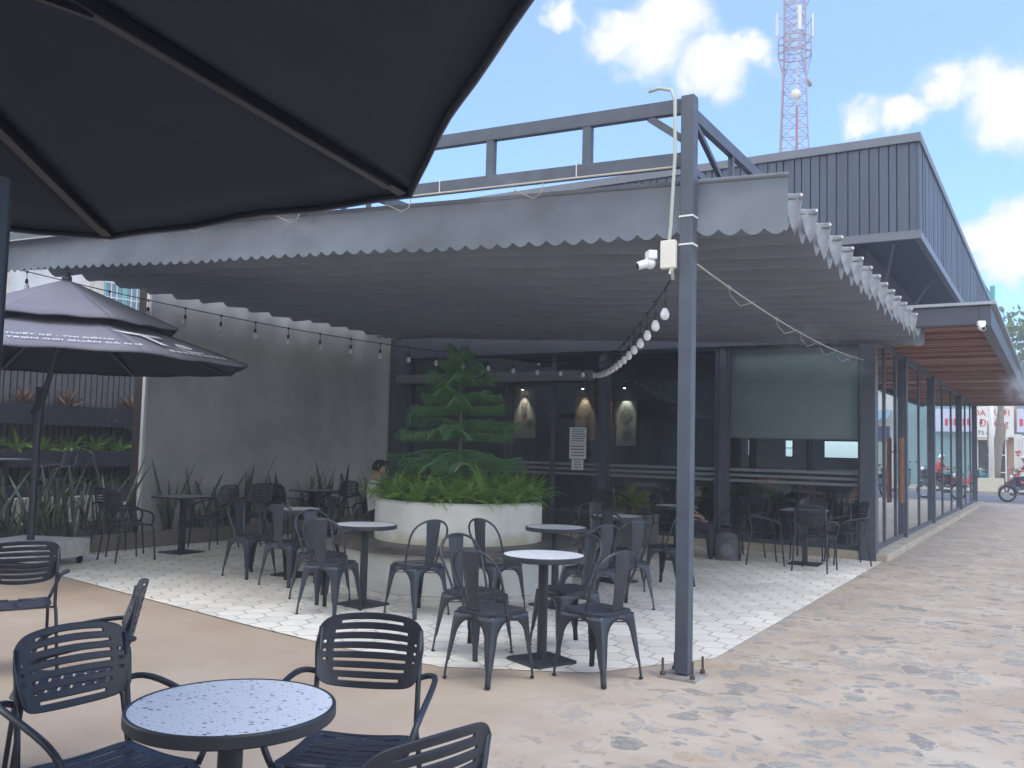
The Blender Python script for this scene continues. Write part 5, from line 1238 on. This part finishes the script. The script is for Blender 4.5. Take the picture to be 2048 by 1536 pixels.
b.build('jacket_cloth', mat('navy_cloth', (.018,.02,.035), .9, bump=.5, bscale=20), jk, smooth=True, solid=.012)
bp2 = thing('backpack', (-4.05,12.62,GZ), R(15), 'dark grey backpack slumped on the pavers beside the customer behind the post', 'backpack'); b = MB()
b.grid(lambda u,v: (.17*math.cos(2*math.pi*u)*(1-.5*max(0,v-.6)**1.2), .12*math.sin(2*math.pi*u)*(1-.4*v), .36*v+.0), 20, 8); b.ball((0,0,.32), .14, 12, 6, sy=.7, sz=.6); b.build('bag', mat('bag_grey', (.09,.10,.12), .8, var=.2, bump=.4), bp2, smooth=True)
b = MB(); b.ball((0,-.12,.14), .11, 12, 6, sy=.4); b.build('front_pocket', mat('bag_pocket', (.13,.14,.16), .8), bp2, smooth=True)
b = MB(); b.tube([(-.05,.02,.38),(0,.02,.43),(.05,.02,.38)], .01, 6); b.build('handle', blackp, bp2)
# made-up house, unseen behind the camera, added to darken the shop-front reflections
hb_ = thing('added_rear_house', (-8,-13,0), 0, 'made-up plain dark house behind the camera, added to darken the shop-front reflections', 'building')
b = MB(); b.box(-30,16,-20,-12,0,5.8); P('wall', b, mat('added_rear_house_wall', (.13,.15,.17), .8, var=.2, vscale=.6), hb_)
for x in range(-28,14,5):
    b = MB(); b.box(x,x+2,-12.0,-11.92,1.0,2.6); P('window', b, dk, hb_)
leafy('leafy_tree', (-16,-7,0), 2.6, 4.5, 2.6, 'unseen leafy tree added behind the camera to darken the glass reflections, left side', TG, 95, 1500)  # this tree and the next are added out of view to darken the glass
leafy('leafy_tree', (5,-8,0), 2.8, 4.5, 2.8, 'unseen leafy tree added behind the camera to darken the glass reflections, right side', TG, 96, 1500)
# ============================================================ AIR AND MIST
def volume(name, dens, noise=0, scale=2.0, c=(.85,.9,.98)):
    m = bpy.data.materials.new(name); m.use_nodes = True; t = m.node_tree
    for n in list(t.nodes): t.nodes.remove(n)
    o = t.nodes.new('ShaderNodeOutputMaterial'); v = t.nodes.new('ShaderNodeVolumePrincipled'); v.inputs['Color'].default_value = (*c,1); v.inputs['Density'].default_value = dens; v.inputs['Anisotropy'].default_value = .2
    t.links.new(v.outputs[0], o.inputs['Volume'])
    return m
hz = MB(); hz.box(-40,30,-22,75,-1.0,44); ho_ = hz.build('haze', volume('air_haze', .0048, c=(.94,.95,.97))); ho_['kind'] = 'stuff'
def puff(loc, rx, ry, rz_, dens, lb, seed):
    b = MB(); b.ball((0,0,0), 1, 16, 10); o = b.build('mist_puff', None, None, smooth=True); o.location = loc; o.scale = (rx,ry,rz_)
    m = bpy.data.materials.new('mist_%d' % seed); m.use_nodes = True; t = m.node_tree; K = t.links.new
    for n in list(t.nodes): t.nodes.remove(n)
    out = t.nodes.new('ShaderNodeOutputMaterial'); v = t.nodes.new('ShaderNodeVolumePrincipled'); v.inputs['Color'].default_value = (.93,.95,.98,1)
    tc = t.nodes.new('ShaderNodeTexCoord'); ln = t.nodes.new('ShaderNodeVectorMath'); ln.operation = 'LENGTH'; K(tc.outputs['Object'], ln.inputs[0])
    mr = t.nodes.new('ShaderNodeMapRange'); mr.interpolation_type = 'SMOOTHSTEP'; K(ln.outputs['Value'], mr.inputs[0]); mr.inputs[1].default_value = .95; mr.inputs[2].default_value = .1
    n = t.nodes.new('ShaderNodeTexNoise'); n.noise_dimensions = '4D'; n.inputs['W'].default_value = seed; n.inputs['Scale'].default_value = 2.6; n.inputs['Detail'].default_value = 4; K(tc.outputs['Object'], n.inputs['Vector'])
    m2 = t.nodes.new('ShaderNodeMapRange'); K(n.outputs['Fac'], m2.inputs[0]); m2.inputs[1].default_value = .42; m2.inputs[2].default_value = .7; m2.inputs[4].default_value = dens
    mu = t.nodes.new('ShaderNodeMath'); mu.operation = 'MULTIPLY'; K(mr.outputs[0], mu.inputs[0]); K(m2.outputs[0], mu.inputs[1]); K(mu.outputs[0], v.inputs['Density']); K(v.outputs[0], out.inputs['Volume'])
    o.data.materials.append(m); o['kind'] = 'stuff'; return o
puff((-5.9,5.9,3.55), .55, .35, .38, 1.3, '', 1)
puff((-3.6,5.85,3.5), .45, .3, .32, 1.1, '', 2)
puff((-2.3,9.6,2.75), .55, .9, .35, 1.0, '', 3)
puff((-2.35,12.4,2.75), .5, .9, .35, 1.1, '', 4)
puff((-.7,21,3.0), .45, 3.0, .5, .8, '', 5)
